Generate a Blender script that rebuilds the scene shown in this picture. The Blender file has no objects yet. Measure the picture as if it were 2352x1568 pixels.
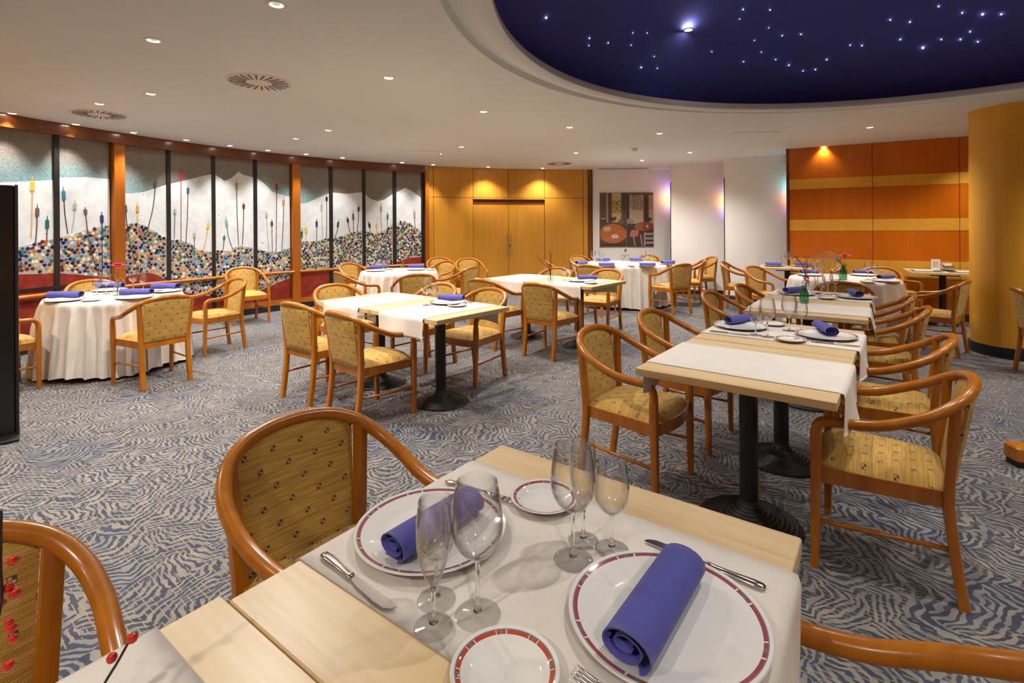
import bpy, math, random
from mathutils import Vector, Matrix
R = random.Random(7)
PI = math.pi
# ------------------------------------------------------------------ camera, world, exposure
S = bpy.context.scene
COL = S.collection
cd = bpy.data.cameras.new('camera'); CAM = bpy.data.objects.new('camera', cd); COL.objects.link(CAM)
cd.sensor_width = 36.0; cd.lens = 18.0; cd.clip_start = .02
cd.shift_y = -(784 - 521) / 2352.0
CAM.matrix_world = Matrix.Translation((0, 0, 1.4)) @ Matrix.Rotation(PI / 2, 4, 'X') @ Matrix.Rotation(-.006, 4, 'Z')
S.camera = CAM
wd = bpy.data.worlds.new('world'); S.world = wd; wd.use_nodes = True
wd.node_tree.nodes['Background'].inputs[0].default_value = (.9, .8, .7, 1)
wd.node_tree.nodes['Background'].inputs[1].default_value = .008
S.view_settings.view_transform = 'Standard'; S.view_settings.look = 'None'
S.view_settings.gamma = 1; S.view_settings.use_curve_mapping = False
S.view_settings.exposure = 0.88
S.cycles.use_denoising = True
S.cycles.max_bounces = 6; S.cycles.diffuse_bounces = 3; S.cycles.glossy_bounces = 3; S.cycles.transmission_bounces = 6; S.cycles.transparent_max_bounces = 16
S.cycles.use_adaptive_sampling = True; S.cycles.adaptive_threshold = .1; S.cycles.adaptive_min_samples = 24; S.cycles.light_sampling_threshold = .05; S.cycles.sample_clamp_indirect = 6.0
LAMP_W = 92.0; LAMP_COL = (1.0, .955, .89)
H = 2.66; CX, CY, WR = 1.72, 3.90, 7.47          # ceiling height, centre and radius of the round room
DX, DY, DR = 2.66, 2.57, 2.765                    # star dome centre and radius

# ------------------------------------------------------------------ helpers
def obj(name, mesh, mat=None, parent=None):
    o = bpy.data.objects.new(name, mesh); COL.objects.link(o)
    if mat is not None and not mesh.materials: mesh.materials.append(mat)
    if parent is not None: o.parent = parent
    return o
def tag(o, label, cat, group=None):
    o['label'] = label; o['category'] = cat
    if group: o['group'] = group
    return o
def thing(name, label, cat, loc=(0, 0, 0), rz=0.0, group=None):
    o = bpy.data.objects.new(name, None); COL.objects.link(o); o.empty_display_size = .05
    o.location = loc; o.rotation_euler = (0, 0, rz)
    return tag(o, label, cat, group)
def struct(o): o['kind'] = 'structure'; return o
def sempty(name):
    o = bpy.data.objects.new(name, None); COL.objects.link(o); return struct(o)
class MB:
    def __init__(s): s.v = []; s.f = []; s.uv = {}
    def add(s, vs, fs):
        b = len(s.v); s.v += [tuple(v) for v in vs]; s.f += [tuple(i + b for i in f) for f in fs]; return b
    def box(s, x0, x1, y0, y1, z0, z1):
        s.add([(x0,y0,z0),(x1,y0,z0),(x1,y1,z0),(x0,y1,z0),(x0,y0,z1),(x1,y0,z1),(x1,y1,z1),(x0,y1,z1)],
              [(0,3,2,1),(4,5,6,7),(0,1,5,4),(1,2,6,5),(2,3,7,6),(3,0,4,7)]); return s
    def grid(s, n, m, fn, wrapu=False):
        b = len(s.v)
        for j in range(m + 1):
            for i in range(n if wrapu else n + 1): s.v.append(tuple(fn(i / n, j / m)))
        w = n if wrapu else n + 1
        for j in range(m):
            for i in range(n):
                i2 = (i + 1) % w
                s.f.append((b + j*w + i, b + j*w + i2, b + (j+1)*w + i2, b + (j+1)*w + i))
        return s
    def lathe(s, prof, n=24, c=(0, 0, 0)):
        b = len(s.v)
        for r, z in prof:
            for i in range(n):
                a = 2*PI*i/n; s.v.append((c[0] + r*math.cos(a), c[1] + r*math.sin(a), c[2] + z))
        for j in range(len(prof) - 1):
            for i in range(n):
                k = (i + 1) % n; s.f.append((b+j*n+i, b+j*n+k, b+(j+1)*n+k, b+(j+1)*n+i))
        return s
    def tube(s, pts, rad, n=10, cap=True, sx=1.0, up=(0, 0, 1), square=False):
        P = [Vector(p) for p in pts]; b = len(s.v); m = len(P)
        upv = Vector(up); last = None
        for k in range(m):
            t = (P[min(k+1, m-1)] - P[max(k-1, 0)]).normalized()
            if last is None:
                a = t.cross(upv)
                if a.length < 1e-4: a = t.cross(Vector((1, 0, 0)))
                a.normalize()
            else:
                a = (last - t * last.dot(t)).normalized()
            last = a; c = t.cross(a)
            r = rad[k] if isinstance(rad, (list, tuple)) else rad
            for i in range(n):
                w = 2*PI*(i + .5)/n; ca, sa = math.cos(w), math.sin(w)
                if square:
                    q = (abs(ca)**5 + abs(sa)**5) ** -.2; ca *= q; sa *= q
                s.v.append(tuple(P[k] + a*(ca*r*sx) + c*(sa*r)))
        for k in range(m - 1):
            for i in range(n):
                j = (i + 1) % n; s.f.append((b+k*n+i, b+k*n+j, b+(k+1)*n+j, b+(k+1)*n+i))
        if cap:
            s.f.append(tuple(b + i for i in reversed(range(n)))); s.f.append(tuple(b + (m-1)*n + i for i in range(n)))
        return s
    def prism(s, outline, z0, z1):
        n = len(outline); b = len(s.v)
        for z in (z0, z1):
            for p in outline: s.v.append((p[0], p[1], z))
        s.f.append(tuple(b + i for i in reversed(range(n)))); s.f.append(tuple(b + n + i for i in range(n)))
        for i in range(n):
            j = (i + 1) % n; s.f.append((b+i, b+j, b+n+j, b+n+i))
        return s
    def mesh(s, name, smooth=True, uv=None, angle=None):
        me = bpy.data.meshes.new(name); me.from_pydata(s.v, [], s.f); me.update()
        if uv:
            l = me.uv_layers.new(name='UVMap')
            for lp in me.loops:
                l.data[lp.index].uv = uv(me.vertices[lp.vertex_index].co)
        if smooth:
            me.polygons.foreach_set('use_smooth', [True]*len(me.polygons))
            if angle is not None: me.set_sharp_from_angle(angle=math.radians(angle))
        return me
def spline(pts, n=6):
    P = [Vector(p) for p in pts]; P = [P[0]*2 - P[1]] + P + [P[-1]*2 - P[-2]]; out = []
    for k in range(1, len(P) - 2):
        for i in range(n):
            t = i / n; a, b, c, d = P[k-1], P[k], P[k+1], P[k+2]
            out.append(.5*((2*b) + (c - a)*t + (2*a - 5*b + 4*c - d)*t*t + (3*b - a - 3*c + d)*t**3))
    out.append(P[-2]); return out
_cache = {}
def cached(key, fn):
    if key not in _cache: _cache[key] = fn()
    return _cache[key]
def bevel_box(x0, x1, y0, y1, z0, z1, b=.004):
    """box with chamfered edges"""
    m = MB(); vs = []
    def ring(ix, z): return [(x0+ix, y0, z), (x1-ix, y0, z), (x1, y0+ix, z), (x1, y1-ix, z), (x1-ix, y1, z), (x0+ix, y1, z), (x0, y1-ix, z), (x0, y0+ix, z)]
    def ins(z, i): return [(x0+i+b, y0+i, z), (x1-i-b, y0+i, z), (x1-i, y0+i+b, z), (x1-i, y1-i-b, z), (x1-i-b, y1-i, z), (x0+i+b, y1-i, z), (x0+i, y1-i-b, z), (x0+i, y0+i+b, z)]
    rs = [ins(z0, b), ins(z0+b, 0), ins(z1-b, 0), ins(z1, b)]
    for r in rs: vs += r
    fs = [tuple(reversed(range(8))), tuple(24 + i for i in range(8))]
    for k in range(3):
        for i in range(8): fs.append((k*8+i, k*8+(i+1) % 8, (k+1)*8+(i+1) % 8, (k+1)*8+i))
    m.add(vs, fs); return m

# ------------------------------------------------------------------ materials
class NT:
    def __init__(s, name):
        s.m = bpy.data.materials.new(name); s.m.use_nodes = True; s.t = s.m.node_tree
        s.n = s.t.nodes; s.b = s.n['Principled BSDF']; s.out = s.n['Material Output']
    def new(s, ty, ins=None, **kw):
        x = s.n.new(ty)
        for k, v in kw.items(): setattr(x, k, v)
        for k, v in (ins or {}).items(): s.set(x.inputs[k], v)
        return x
    def set(s, sock, v):
        if hasattr(v, 'is_linked') or isinstance(v, bpy.types.NodeSocket): s.t.links.new(v, sock)
        elif isinstance(v, (tuple, list)) and len(v) == 3 and sock.type == 'RGBA': sock.default_value = (*v, 1)
        else: sock.default_value = v
    def P(s, **kw):
        for k, v in kw.items(): s.set(s.b.inputs[k.replace('_', ' ')], v)
        return s
    def math(s, op, a, b=0.0, c=None):
        x = s.new('ShaderNodeMath', operation=op); s.set(x.inputs[0], a); s.set(x.inputs[1], b)
        if c is not None: s.set(x.inputs[2], c)
        return x.outputs[0]
    def mix(s, f, a, b):
        x = s.new('ShaderNodeMix', data_type='RGBA'); s.set(x.inputs[0], f); s.set(x.inputs[6], a); s.set(x.inputs[7], b); return x.outputs[2]
    def ramp(s, f, stops):
        x = s.new('ShaderNodeValToRGB'); s.set(x.inputs[0], f); e = x.color_ramp.elements
        while len(e) < len(stops): e.new(.5)
        for el, (p, c) in zip(e, stops): el.position = p; el.color = (*c, 1) if len(c) == 3 else c
        return x.outputs[0]
    def coord(s, which='Object'): return s.new('ShaderNodeTexCoord').outputs[which]
    def mapping(s, v, scale=(1, 1, 1), rot=(0, 0, 0), loc=(0, 0, 0)):
        x = s.new('ShaderNodeMapping'); s.set(x.inputs[0], v); x.inputs[1].default_value = loc; x.inputs[2].default_value = rot; x.inputs[3].default_value = scale; return x.outputs[0]
    def noise(s, v, scale=5.0, detail=3.0, rough=.5, out=0):
        x = s.new('ShaderNodeTexNoise', {'Scale': scale, 'Detail': detail, 'Roughness': rough}); s.set(x.inputs['Vector'], v); return x.outputs[out]
    def sep(s, v):
        x = s.new('ShaderNodeSeparateXYZ'); s.set(x.inputs[0], v); return x.outputs
    def bump(s, h, st=.2, d=.01):
        x = s.new('ShaderNodeBump', {'Strength': st, 'Distance': d}); s.set(x.inputs['Height'], h); s.set(s.b.inputs['Normal'], x.outputs[0])
def plain(name, col, rough=.5, metal=0.0, **kw):
    return NT(name).P(Base_Color=col, Roughness=rough, Metallic=metal, **kw).m
def woodmat(name, c1, c2, rough=.3, scale=(30, 30, 3), coat=0.0, big=3.0, amt=(.35, .7), coordname='Object', rot=(0, 0, 0)):
    t = NT(name); v = t.mapping(t.coord(coordname), scale, rot)
    a = t.noise(v, 1.0, 4, .6); b = t.noise(t.mapping(t.coord(coordname), (big, big, big*.25), rot), 1.0, 2)
    f = t.math('ADD', t.math('MULTIPLY', a, .6), t.math('MULTIPLY', b, .4))
    t.P(Base_Color=t.ramp(f, [(amt[0], c1), (amt[1], c2)]), Roughness=rough, Coat_Weight=coat, Coat_Roughness=.08)
    return t.m
def glassmat(name, tint=(1, 1, 1), edge=.75, rim=.55, base=.06):
    """thin clear glass: mostly see-through, mirror-like and darker towards the silhouette"""
    t = NT(name); t.n.remove(t.b)
    lw = t.new('ShaderNodeLayerWeight', {'Blend': .5}); fac = lw.outputs['Facing']
    ref = t.math('ADD', base, t.math('MULTIPLY', t.math('POWER', fac, 3.0), edge))
    tr = t.new('ShaderNodeBsdfTransparent'); gl = t.new('ShaderNodeBsdfGlossy', {'Roughness': .06}); gl.inputs[0].default_value = (1, 1, 1, 1)
    t.set(tr.inputs[0], t.mix(t.math('POWER', fac, 2.2), tint, tuple(x*rim for x in tint)))
    mx = t.new('ShaderNodeMixShader'); t.set(mx.inputs[0], ref); t.set(mx.inputs[1], tr.outputs[0]); t.set(mx.inputs[2], gl.outputs[0])
    t.set(t.out.inputs[0], mx.outputs[0]); return t.m
def emit(name, col, st):
    t = NT(name); t.P(Base_Color=(0, 0, 0), Emission_Color=col, Emission_Strength=st); return t.m

M = {}
M['chair_wood'] = woodmat('chair_wood', (.33, .094, .003), (.47, .160, .007), .27, (26, 26, 5), .12)
M['chair_wood'].node_tree.nodes['Principled BSDF'].inputs['Coat Roughness'].default_value = .12
# straw coloured upholstery with ribs and a small dark chequer motif (UV in metres)
t = NT('straw_fabric'); uv = t.coord('UV'); sx = t.sep(uv)
rib = t.math('SINE', t.math('MULTIPLY', t.math('ADD', sx[1], t.math('MULTIPLY', t.noise(t.mapping(uv, (6, 60, 1)), 1.0, 1), .003)), 2*PI/.0042))
nz = t.noise(t.mapping(uv, (7, 130, 1)), 1.0, 3, .6)
nz2 = t.noise(t.mapping(uv, (4, 26, 1)), 1.0, 2)
shade = t.math('ADD', t.math('MULTIPLY', nz, .75), t.math('ADD', t.math('MULTIPLY', rib, .10), t.math('MULTIPLY', nz2, .3)))
straw = t.ramp(shade, [(.32, (.31, .155, .017)), (.55, (.54, .31, .055)), (.82, (.70, .46, .12))])
# motif grid: rows .052 apart, columns .088 apart, alternate rows shifted
pu, pv = .088, .052
row = t.math('FLOOR', t.math('DIVIDE', sx[1], pv))
off = t.math('MULTIPLY', t.math('MODULO', t.math('ABSOLUTE', row), 2.0), pu*.5)
lx = t.math('SUBTRACT', t.math('MODULO', t.math('ADD', t.math('ADD', sx[0], off), 10*pu), pu), pu/2)
ly = t.math('SUBTRACT', t.math('MODULO', t.math('ADD', sx[1], 10*pv), pv), pv/2)
inside = t.math('MULTIPLY', t.math('LESS_THAN', t.math('ABSOLUTE', lx), .0078), t.math('LESS_THAN', t.math('ABSOLUTE', ly), .0078))
quad = t.math('GREATER_THAN', t.math('MULTIPLY', lx, ly), 0.0)
core = t.math('MULTIPLY', t.math('LESS_THAN', t.math('ABSOLUTE', lx), .0062), t.math('LESS_THAN', t.math('ABSOLUTE', ly), .0062))
light = t.math('MULTIPLY', quad, core)
mc = t.mix(light, (.095, .040, .018), (.50, .34, .16))
t.P(Base_Color=t.mix(inside, straw, mc), Roughness=.8, Sheen_Weight=.1)
t.bump(t.math('ADD', rib, nz), .35, .002)
M['fabric'] = t.m
# light maple table top
t = NT('maple_top'); oc = t.coord('Object')
g1 = t.noise(t.mapping(oc, (3.2, 60, 60), (0, 0, .05)), 1.0, 5, .62); g2 = t.noise(t.mapping(oc, (1.6, 11, 11)), 1.0, 3); g3 = t.noise(t.mapping(oc, (.7, 5, 5)), 1.0, 1)
f = t.math('ADD', t.math('MULTIPLY', g1, .4), t.math('ADD', t.math('MULTIPLY', g2, .4), t.math('MULTIPLY', g3, .25)))
t.P(Base_Color=t.ramp(f, [(.34, (.50, .315, .135)), (.52, (.66, .47, .245)), (.72, (.74, .57, .34))]), Roughness=.38, Coat_Weight=.15, Coat_Roughness=.3)
M['maple'] = t.m
def clothmat(name, col, rough=.85, scale=900, st=.12):
    t = NT(name); oc = t.coord('Object'); n = t.noise(t.mapping(oc, (scale, scale*.35, scale)), 1.0, 2); n2 = t.noise(oc, 14, 4)
    k = t.math('ADD', t.math('MULTIPLY', n, .18), t.math('MULTIPLY', n2, .22))
    t.P(Base_Color=t.ramp(k, [(.08, tuple(c*.86 for c in col)), (.32, tuple(min(1, c*1.06) for c in col))]), Roughness=rough, Sheen_Weight=.08)
    t.bump(t.noise(oc, 9, 3), st, .02); return t.m
M['runner'] = clothmat('runner_linen', (.73, .665, .59))
M['cloth'] = clothmat('tablecloth_cotton', (.74, .665, .585), st=.05)
M['napkin'] = clothmat('napkin_blue', (.078, .080, .36), .8, 1200, .15)
M['black_metal'] = plain('black_metal', (.006, .006, .007), .45)
M['white_paint'] = plain('white_plaster', (.76, .70, .64), .75)
t = NT('ceiling_plaster'); t.P(Base_Color=(.68, .70, .70), Roughness=.9); t.bump(t.noise(t.coord('Object'), 3, 2), .04, .02); M['ceiling'] = t.m
M['wall_white'] = plain('wall_white_paint', (.86, .82, .78), .7)
M['door_wood'] = woodmat('door_veneer', (.54, .235, .020), (.66, .31, .036), .34, (26, 26, .9), .1, 2.2)
M['beam_wood'] = woodmat('beam_veneer', (.13, .032, .005), (.19, .052, .008), .26, (6, 6, 60), .3)
M['post_wood'] = woodmat('post_veneer', (.32, .085, .006), (.42, .125, .010), .3, (40, 40, 2), .2)
M['orange_wood'] = woodmat('cherry_panel', (.46, .098, .002), (.57, .138, .003), .28, (30, 30, 1.4), .15, 1.5)
M['band_wood'] = woodmat('honey_band', (.62, .29, .025), (.74, .38, .05), .28, (12, 12, 40), .15)
M['pillar_wood'] = woodmat('pillar_veneer', (.66, .31, .022), (.78, .41, .040), .42, (22, 22, .8), .08, 1.2)
M['dark_trim'] = plain('dark_trim', (.012, .012, .014), .45)
M['skirting'] = plain('navy_skirting', (.010, .013, .022), .5)
M['mullion'] = plain('black_mullion', (.016, .015, .014), .35)
M['porcelain'] = None
t = NT('porcelain_rim'); oc = t.coord('Object'); sp = t.sep(oc)
rad = t.math('SQRT', t.math('ADD', t.math('MULTIPLY', sp[0], sp[0]), t.math('MULTIPLY', sp[1], sp[1])))
ang = t.math('ARCTAN2', sp[1], sp[0])
def ringmask(t, rad, a, b): return t.math('MULTIPLY', t.math('GREATER_THAN', rad, a), t.math('LESS_THAN', rad, b))
def platemat(name, r0, r1, red):
    t = NT(name); oc = t.coord('Object'); sp = t.sep(oc)
    rad = t.math('SQRT', t.math('ADD', t.math('MULTIPLY', sp[0], sp[0]), t.math('MULTIPLY', sp[1], sp[1])))
    an = t.math('MULTIPLY', t.math('ADD', t.math('ARCTAN2', sp[1], sp[0]), PI), 8/(2*PI))
    fr = t.math('FRACT', an)
    def rm(a, b): return t.math('MULTIPLY', t.math('GREATER_THAN', rad, a), t.math('LESS_THAN', rad, b))
    gap = t.math('MULTIPLY', t.math('GREATER_THAN', fr, .015), t.math('LESS_THAN', fr, .985))
    gap2 = t.math('GREATER_THAN', t.math('ABSOLUTE', t.math('SUBTRACT', fr, .30)), .012)
    block = t.math('MULTIPLY', t.math('GREATER_THAN', fr, .11), t.math('LESS_THAN', fr, .19))
    noi = t.math('GREATER_THAN', t.noise(t.mapping(oc, (400, 400, 400)), 1.0, 1), .62)
    bandc = t.mix(block, t.mix(t.math('MULTIPLY', noi, .5), red, (.16, .17, .18)), (.17, .20, .19))
    w = r1 - r0
    band = t.math('MULTIPLY', rm(r0, r1 - w*.22), t.math('MULTIPLY', gap, gap2))
    line = rm(r1 - w*.22, r1)
    c = t.mix(line, t.mix(band, (.80, .775, .73), bandc), (.22, .22, .25))
    t.P(Base_Color=c, Roughness=.08, Coat_Weight=.4, Coat_Roughness=.03); return t.m
M['plate_big'] = platemat('porcelain_dinner_rim', .1435, .1515, (.36, .075, .085))
M['plate_small'] = platemat('porcelain_bread_rim', .0645, .0725, (.50, .075, .03))
M['plate_red'] = platemat('porcelain_bread_rim_wine', .0655, .0725, (.38, .06, .065))
M['steel'] = plain('cutlery_steel', (.62, .58, .54), .16, 1.0)
M['glass'] = glassmat('clear_glass', (.985, .985, .985), .9, .42, .05)
M['solid_glass'] = NT('solid_glass').P(Base_Color=(1, 1, 1), Roughness=.01, Transmission_Weight=1.0, IOR=1.45).m
M['glass_green'] = glassmat('sea_green_glass', (.42, .78, .64), .6, .18)
M['lamp'] = emit('lamp_glow', (1.0, .93, .80), 40.0)
M['lamp_ring'] = plain('lamp_ring', (.75, .70, .64), .35)
M['star'] = emit('star_glow', (.85, .92, 1.0), 5.0)
M['grille_dark'] = plain('grille_dark', (.10, .09, .08), .7)
M['grille'] = plain('grille_white', (.66, .60, .535), .6)
t = NT('night_sky_paint'); t.P(Base_Color=(.080, .088, .40), Roughness=.9); M['sky'] = t.m
t = NT('mirror_textured_glass'); oc = t.coord('Object')
n = t.noise(oc, 38, 4, .65); zz = t.sep(oc)[2]
t.P(Base_Color=t.ramp(n, [(.35, (.20, .175, .15)), (.7, (.34, .31, .27))]), Metallic=.55, Roughness=.3)
t.bump(n, .35, .01); M['mural_glass'] = t.m
t = NT('mural_white'); oc = t.coord('Object'); n = t.noise(oc, 7, 5, .65); n2 = t.noise(t.mapping(oc, (1, 1, 1.6)), 24, 3)
sc = t.math('GREATER_THAN', t.math('MULTIPLY', n, n2), .40)
t.P(Base_Color=t.mix(sc, t.ramp(n, [(.3, (.60, .645, .68)), (.65, (.76, .80, .83))]), (.34, .37, .42)), Roughness=.35); M['mural_white'] = t.m
t = NT('mural_red'); oc = t.coord('Object'); n = t.noise(oc, 11, 5, .7)
t.P(Base_Color=t.ramp(n, [(.38, (.19, .018, .012)), (.62, (.31, .035, .022)), (.78, (.50, .14, .11))]), Roughness=.3); M['mural_red'] = t.m
M['mural_grout'] = plain('mural_grout', (.42, .42, .40), .4)
t = NT('turquoise_glass'); oc = t.coord('Object'); n = t.noise(oc, 60, 4, .7)
t.P(Base_Color=t.ramp(n, [(.3, (.20, .30, .32)), (.6, (.40, .58, .62)), (.75, (.60, .72, .76))]), Metallic=.3, Roughness=.3); t.bump(n, .4, .01); M['turquoise'] = t.m
PAL = {'navy': (.012, .012, .12), 'teal': (.02, .16, .17), 'cream': (.68, .66, .48), 'yellow': (.62, .44, .09), 'maroon': (.12, .025, .02),
       'rust': (.42, .13, .03), 'sky': (.16, .28, .42), 'green': (.05, .16, .09), 'black': (.014, .016, .035), 'lilac': (.34, .34, .40), 'orange': (.60, .26, .05)}
PM = {k: plain('mosaic_' + k, c, .22) for k, c in PAL.items()}
def cat_mat(col): return cached(('cm', col), lambda: plain('cattail_paint_%d' % len(_cache), col, .35))
M['foliage'] = plain('stem_green', (.06, .13, .03), .5)
M['twig'] = plain('dark_twig', (.035, .018, .012), .6)
M['berry'] = plain('red_berry', (.55, .022, .012), .25)
M['pink'] = plain('pink_petal', (.72, .03, .13), .5)
M['red_petal'] = plain('red_petal', (.50, .012, .018), .5)
M['coral'] = plain('coral_petal', (.85, .16, .10), .5)
M['grass'] = plain('dry_grass', (.42, .29, .12), .6)
# carpet: leaf veins, blue dashes on warm grey, straight yellow threads
t = NT('leaf_carpet'); oc = t.coord('Object')
def vm(op, a, b=None, sc=None):
    x = t.new('ShaderNodeVectorMath', operation=op); t.set(x.inputs[0], a)
    if b is not None: t.set(x.inputs[1], b)
    if sc is not None: x.inputs['Scale'].default_value = sc
    return x.outputs[0]
warp = vm('ADD', oc, vm('SCALE', vm('SUBTRACT', t.noise(oc, 5.5, 2, .5, 1), (.5, .5, .5)), sc=.16))
vo = t.new('ShaderNodeTexVoronoi', {'Scale': 4.6, 'Randomness': 1.0}, voronoi_dimensions='2D'); t.set(vo.inputs['Vector'], warp)
loc = vm('SUBTRACT', warp, vo.outputs['Position'])
cs = t.new('ShaderNodeSeparateColor'); t.set(cs.inputs[0], vo.outputs['Color'])
angn = t.math('ADD', t.math('MULTIPLY', cs.outputs[0], 3.0), -.9)
vr = t.new('ShaderNodeVectorRotate', rotation_type='Z_AXIS'); t.set(vr.inputs['Vector'], loc); t.set(vr.inputs['Angle'], angn)
q = t.sep(vr.outputs[0]); ay = t.math('ABSOLUTE', q[1])
frq = t.math('ADD', 115.0, t.math('MULTIPLY', cs.outputs[1], 80.0))
ph = t.math('ADD', t.math('MULTIPLY', q[0], frq), t.math('MULTIPLY', ay, 95.0))
ph = t.math('ADD', ph, t.math('MULTIPLY', t.math('MULTIPLY', ay, ay), 260.0))
ph = t.math('ADD', ph, t.math('MULTIPLY', t.noise(oc, 30, 2), 4.0))
wid = t.math('MULTIPLY', t.math('SUBTRACT', t.noise(oc, 13, 3), .47), 3.4)
dash = t.new('ShaderNodeMapRange', interpolation_type='SMOOTHSTEP'); t.set(dash.inputs[0], t.math('ADD', t.math('SINE', ph), wid)); dash.inputs[1].default_value = -.02; dash.inputs[2].default_value = .16
xy = t.sep(oc); sl = t.math('ADD', t.math('ADD', t.math('MULTIPLY', xy[0], .607), t.math('MULTIPLY', xy[1], .795)), t.math('MULTIPLY', t.noise(oc, 7, 1), .012))
line = t.math('GREATER_THAN', t.math('SINE', t.math('MULTIPLY', sl, 2*PI/.0215)), .80)
lm = t.math('MULTIPLY', line, t.math('GREATER_THAN', t.noise(oc, 34, 1), .47))
far = t.math('GREATER_THAN', t.noise(oc, 1.3, 1), .40)
blue = t.ramp(t.noise(oc, 16, 2), [(.35, (.018, .023, .045)), (.7, (.036, .043, .070))])
grey = t.ramp(t.noise(oc, 9, 3), [(.38, (.132, .130, .138)), (.62, (.212, .190, .168))])
yel = t.ramp(t.noise(oc, 50, 1), [(.40, (.27, .23, .07)), (.62, (.29, .17, .07))])
base = t.mix(dash.outputs[0], grey, blue)
t.P(Base_Color=t.mix(t.math('MULTIPLY', lm, t.math('MULTIPLY', far, .8)), base, yel), Roughness=.95, Sheen_Weight=.12)
t.bump(t.noise(oc, 320, 2), .4, .004); M['carpet'] = t.m

# ------------------------------------------------------------------ room shell
def wp(th, r=WR, z=0.0): return (CX + r*math.cos(th), CY + r*math.sin(th), z)
def arcbox(m, t0, t1, r0, r1, z0, z1, n=1):
    """curved box between two wall angles"""
    b = len(m.v)
    for i in range(n + 1):
        th = t0 + (t1 - t0)*i/n
        m.v += [wp(th, r0, z0), wp(th, r1, z0), wp(th, r1, z1), wp(th, r0, z1)]
    for i in range(n):
        k = b + 4*i
        for a in range(4):
            c = (a + 1) % 4; m.f.append((k + a, k + 4 + a, k + 4 + c, k + c))
    m.f.append((b, b+1, b+2, b+3)); k = b + 4*n; m.f.append((k+3, k+2, k+1, k)); return m
def smesh(name, m, mat, parent=None, smooth=False, **kw):
    o = obj(name, m.mesh(name, smooth, **kw), mat, parent)
    if parent is None: struct(o)
    return o
# floor disc and ceiling ring with the hole of the dome
N = 96
m = MB(); m.add([(CX + 8.6*math.cos(2*PI*i/N), CY + 8.6*math.sin(2*PI*i/N), 0) for i in range(N)], [tuple(range(N))])
FLOOR = smesh('floor', m, M['carpet'])
m = MB(); HOLE = DR + .33
for i in range(N):
    a = 2*PI*i/N; c, s = math.cos(a), math.sin(a)
    ox, oy = DX - CX, DY - CY; bq = ox*c + oy*s; tt = -bq + math.sqrt(bq*bq - (ox*ox + oy*oy - 7.9**2))
    m.v += [(DX + HOLE*c, DY + HOLE*s, H), (DX + tt*c, DY + tt*s, H)]
for i in range(N):
    j = (i + 1) % N; m.f.append((2*i, 2*j, 2*j+1, 2*i+1))
CEIL = smesh('ceiling', m, M['ceiling'])
# moulded ring round the dome
DB_ = DR + .56
prof = [(DR+.34, H+.01), (DR+.34, H-.022), (DR+.315, H-.034), (DR+.285, H-.032), (DR+.272, H+.008), (DR+.24, H+.030), (DR+.20, H+.018), (DR+.17, H-.020), (DR+.14, H-.050), (DR+.10, H-.062), (DR+.03, H-.062), (DR, H-.050), (DR, H-.01), (DR + .012, H+.010), (DB_, H+.012)]
smesh('trim_1', MB().lathe(prof, 128, (DX, DY, 0)), M['ceiling'], smooth=True, angle=40)
DOMEZ, DOMEH, DB = H + .012, 1.6, DR + .55; DS = (DB*DB + DOMEH*DOMEH)/(2*DOMEH)         # sphere radius of the cap
m = MB(); K = 22; amax = math.asin(DB/DS)
m.lathe([(max(.001, DS*math.sin(amax*(K-k)/K)), DOMEZ + DOMEH - DS + DS*math.cos(amax*(K-k)/K)) for k in range(K + 1)], 96, (DX, DY, 0))
DOME = sempty('dome'); obj('dome_shell', m.mesh('dome_shell'), M['sky'], DOME)
DC = Vector((DX, DY, DOMEZ + DOMEH - DS))
def star_mesh(r): return cached(('star', r), lambda: MB().lathe([(.0005, -r), (r*.7, -r*.7), (r, 0), (r*.7, r*.7), (.0005, r)], 8).mesh('star_point'))
for (x, y, z, r) in [(0.294, 4.223, 3.122, 0.0078), (0.722, 4.702, 3.127, 0.0048), (0.728, 4.77, 3.083, 0.0036), (1.174, 4.992, 3.163, 0.0036), (1.335, 5.247, 3.025, 0.0054), (1.165, 4.883, 3.241, 0.0036), (1.319, 4.945, 3.263, 0.0036), (0.923, 4.855, 3.137, 0.0042), (1.455, 5.196, 3.119, 0.0036), (1.52, 5.318, 3.037, 0.0036), (2.255, 4.965, 3.493, 0.0054), (2.529, 4.99, 3.498, 0.0048), (2.258, 5.049, 3.434, 0.0036), (2.945, 5.195, 3.335, 0.0048), (2.765, 5.215, 3.33, 0.0042), (2.963, 5.459, 3.104, 0.0054), (2.803, 5.42, 3.153, 0.0042), (2.469, 5.434, 3.137, 0.0042), (2.621, 5.358, 3.211, 0.0036), (2.083, 5.308, 3.202, 0.0036), (3.312, 5.369, 3.133, 0.0048), (3.249, 5.464, 3.058, 0.0048), (3.133, 5.491, 3.053, 0.0042), (3.67, 4.951, 3.378, 0.0054), (3.837, 4.921, 3.344, 0.0054), (3.965, 4.743, 3.417, 0.0054), (4.164, 4.722, 3.347, 0.0054), (4.305, 4.671, 3.312, 0.0084), (4.421, 4.614, 3.288, 0.0066), (4.072, 5.06, 3.144, 0.0096), (3.854, 5.066, 3.229, 0.0054), (4.163, 4.952, 3.186, 0.0048), (4.318, 4.815, 3.208, 0.0048), (4.423, 4.85, 3.126, 0.0054), (4.296, 4.893, 3.163, 0.0054), (3.565, 5.199, 3.218, 0.0048), (3.459, 5.219, 3.23, 0.0042), (2.594, 5.147, 3.384, 0.0036), (2.499, 5.253, 3.297, 0.0036)]:
    o = obj('star_point', star_mesh(r), M['star'], DOME); o.location = (x, y, z)
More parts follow.
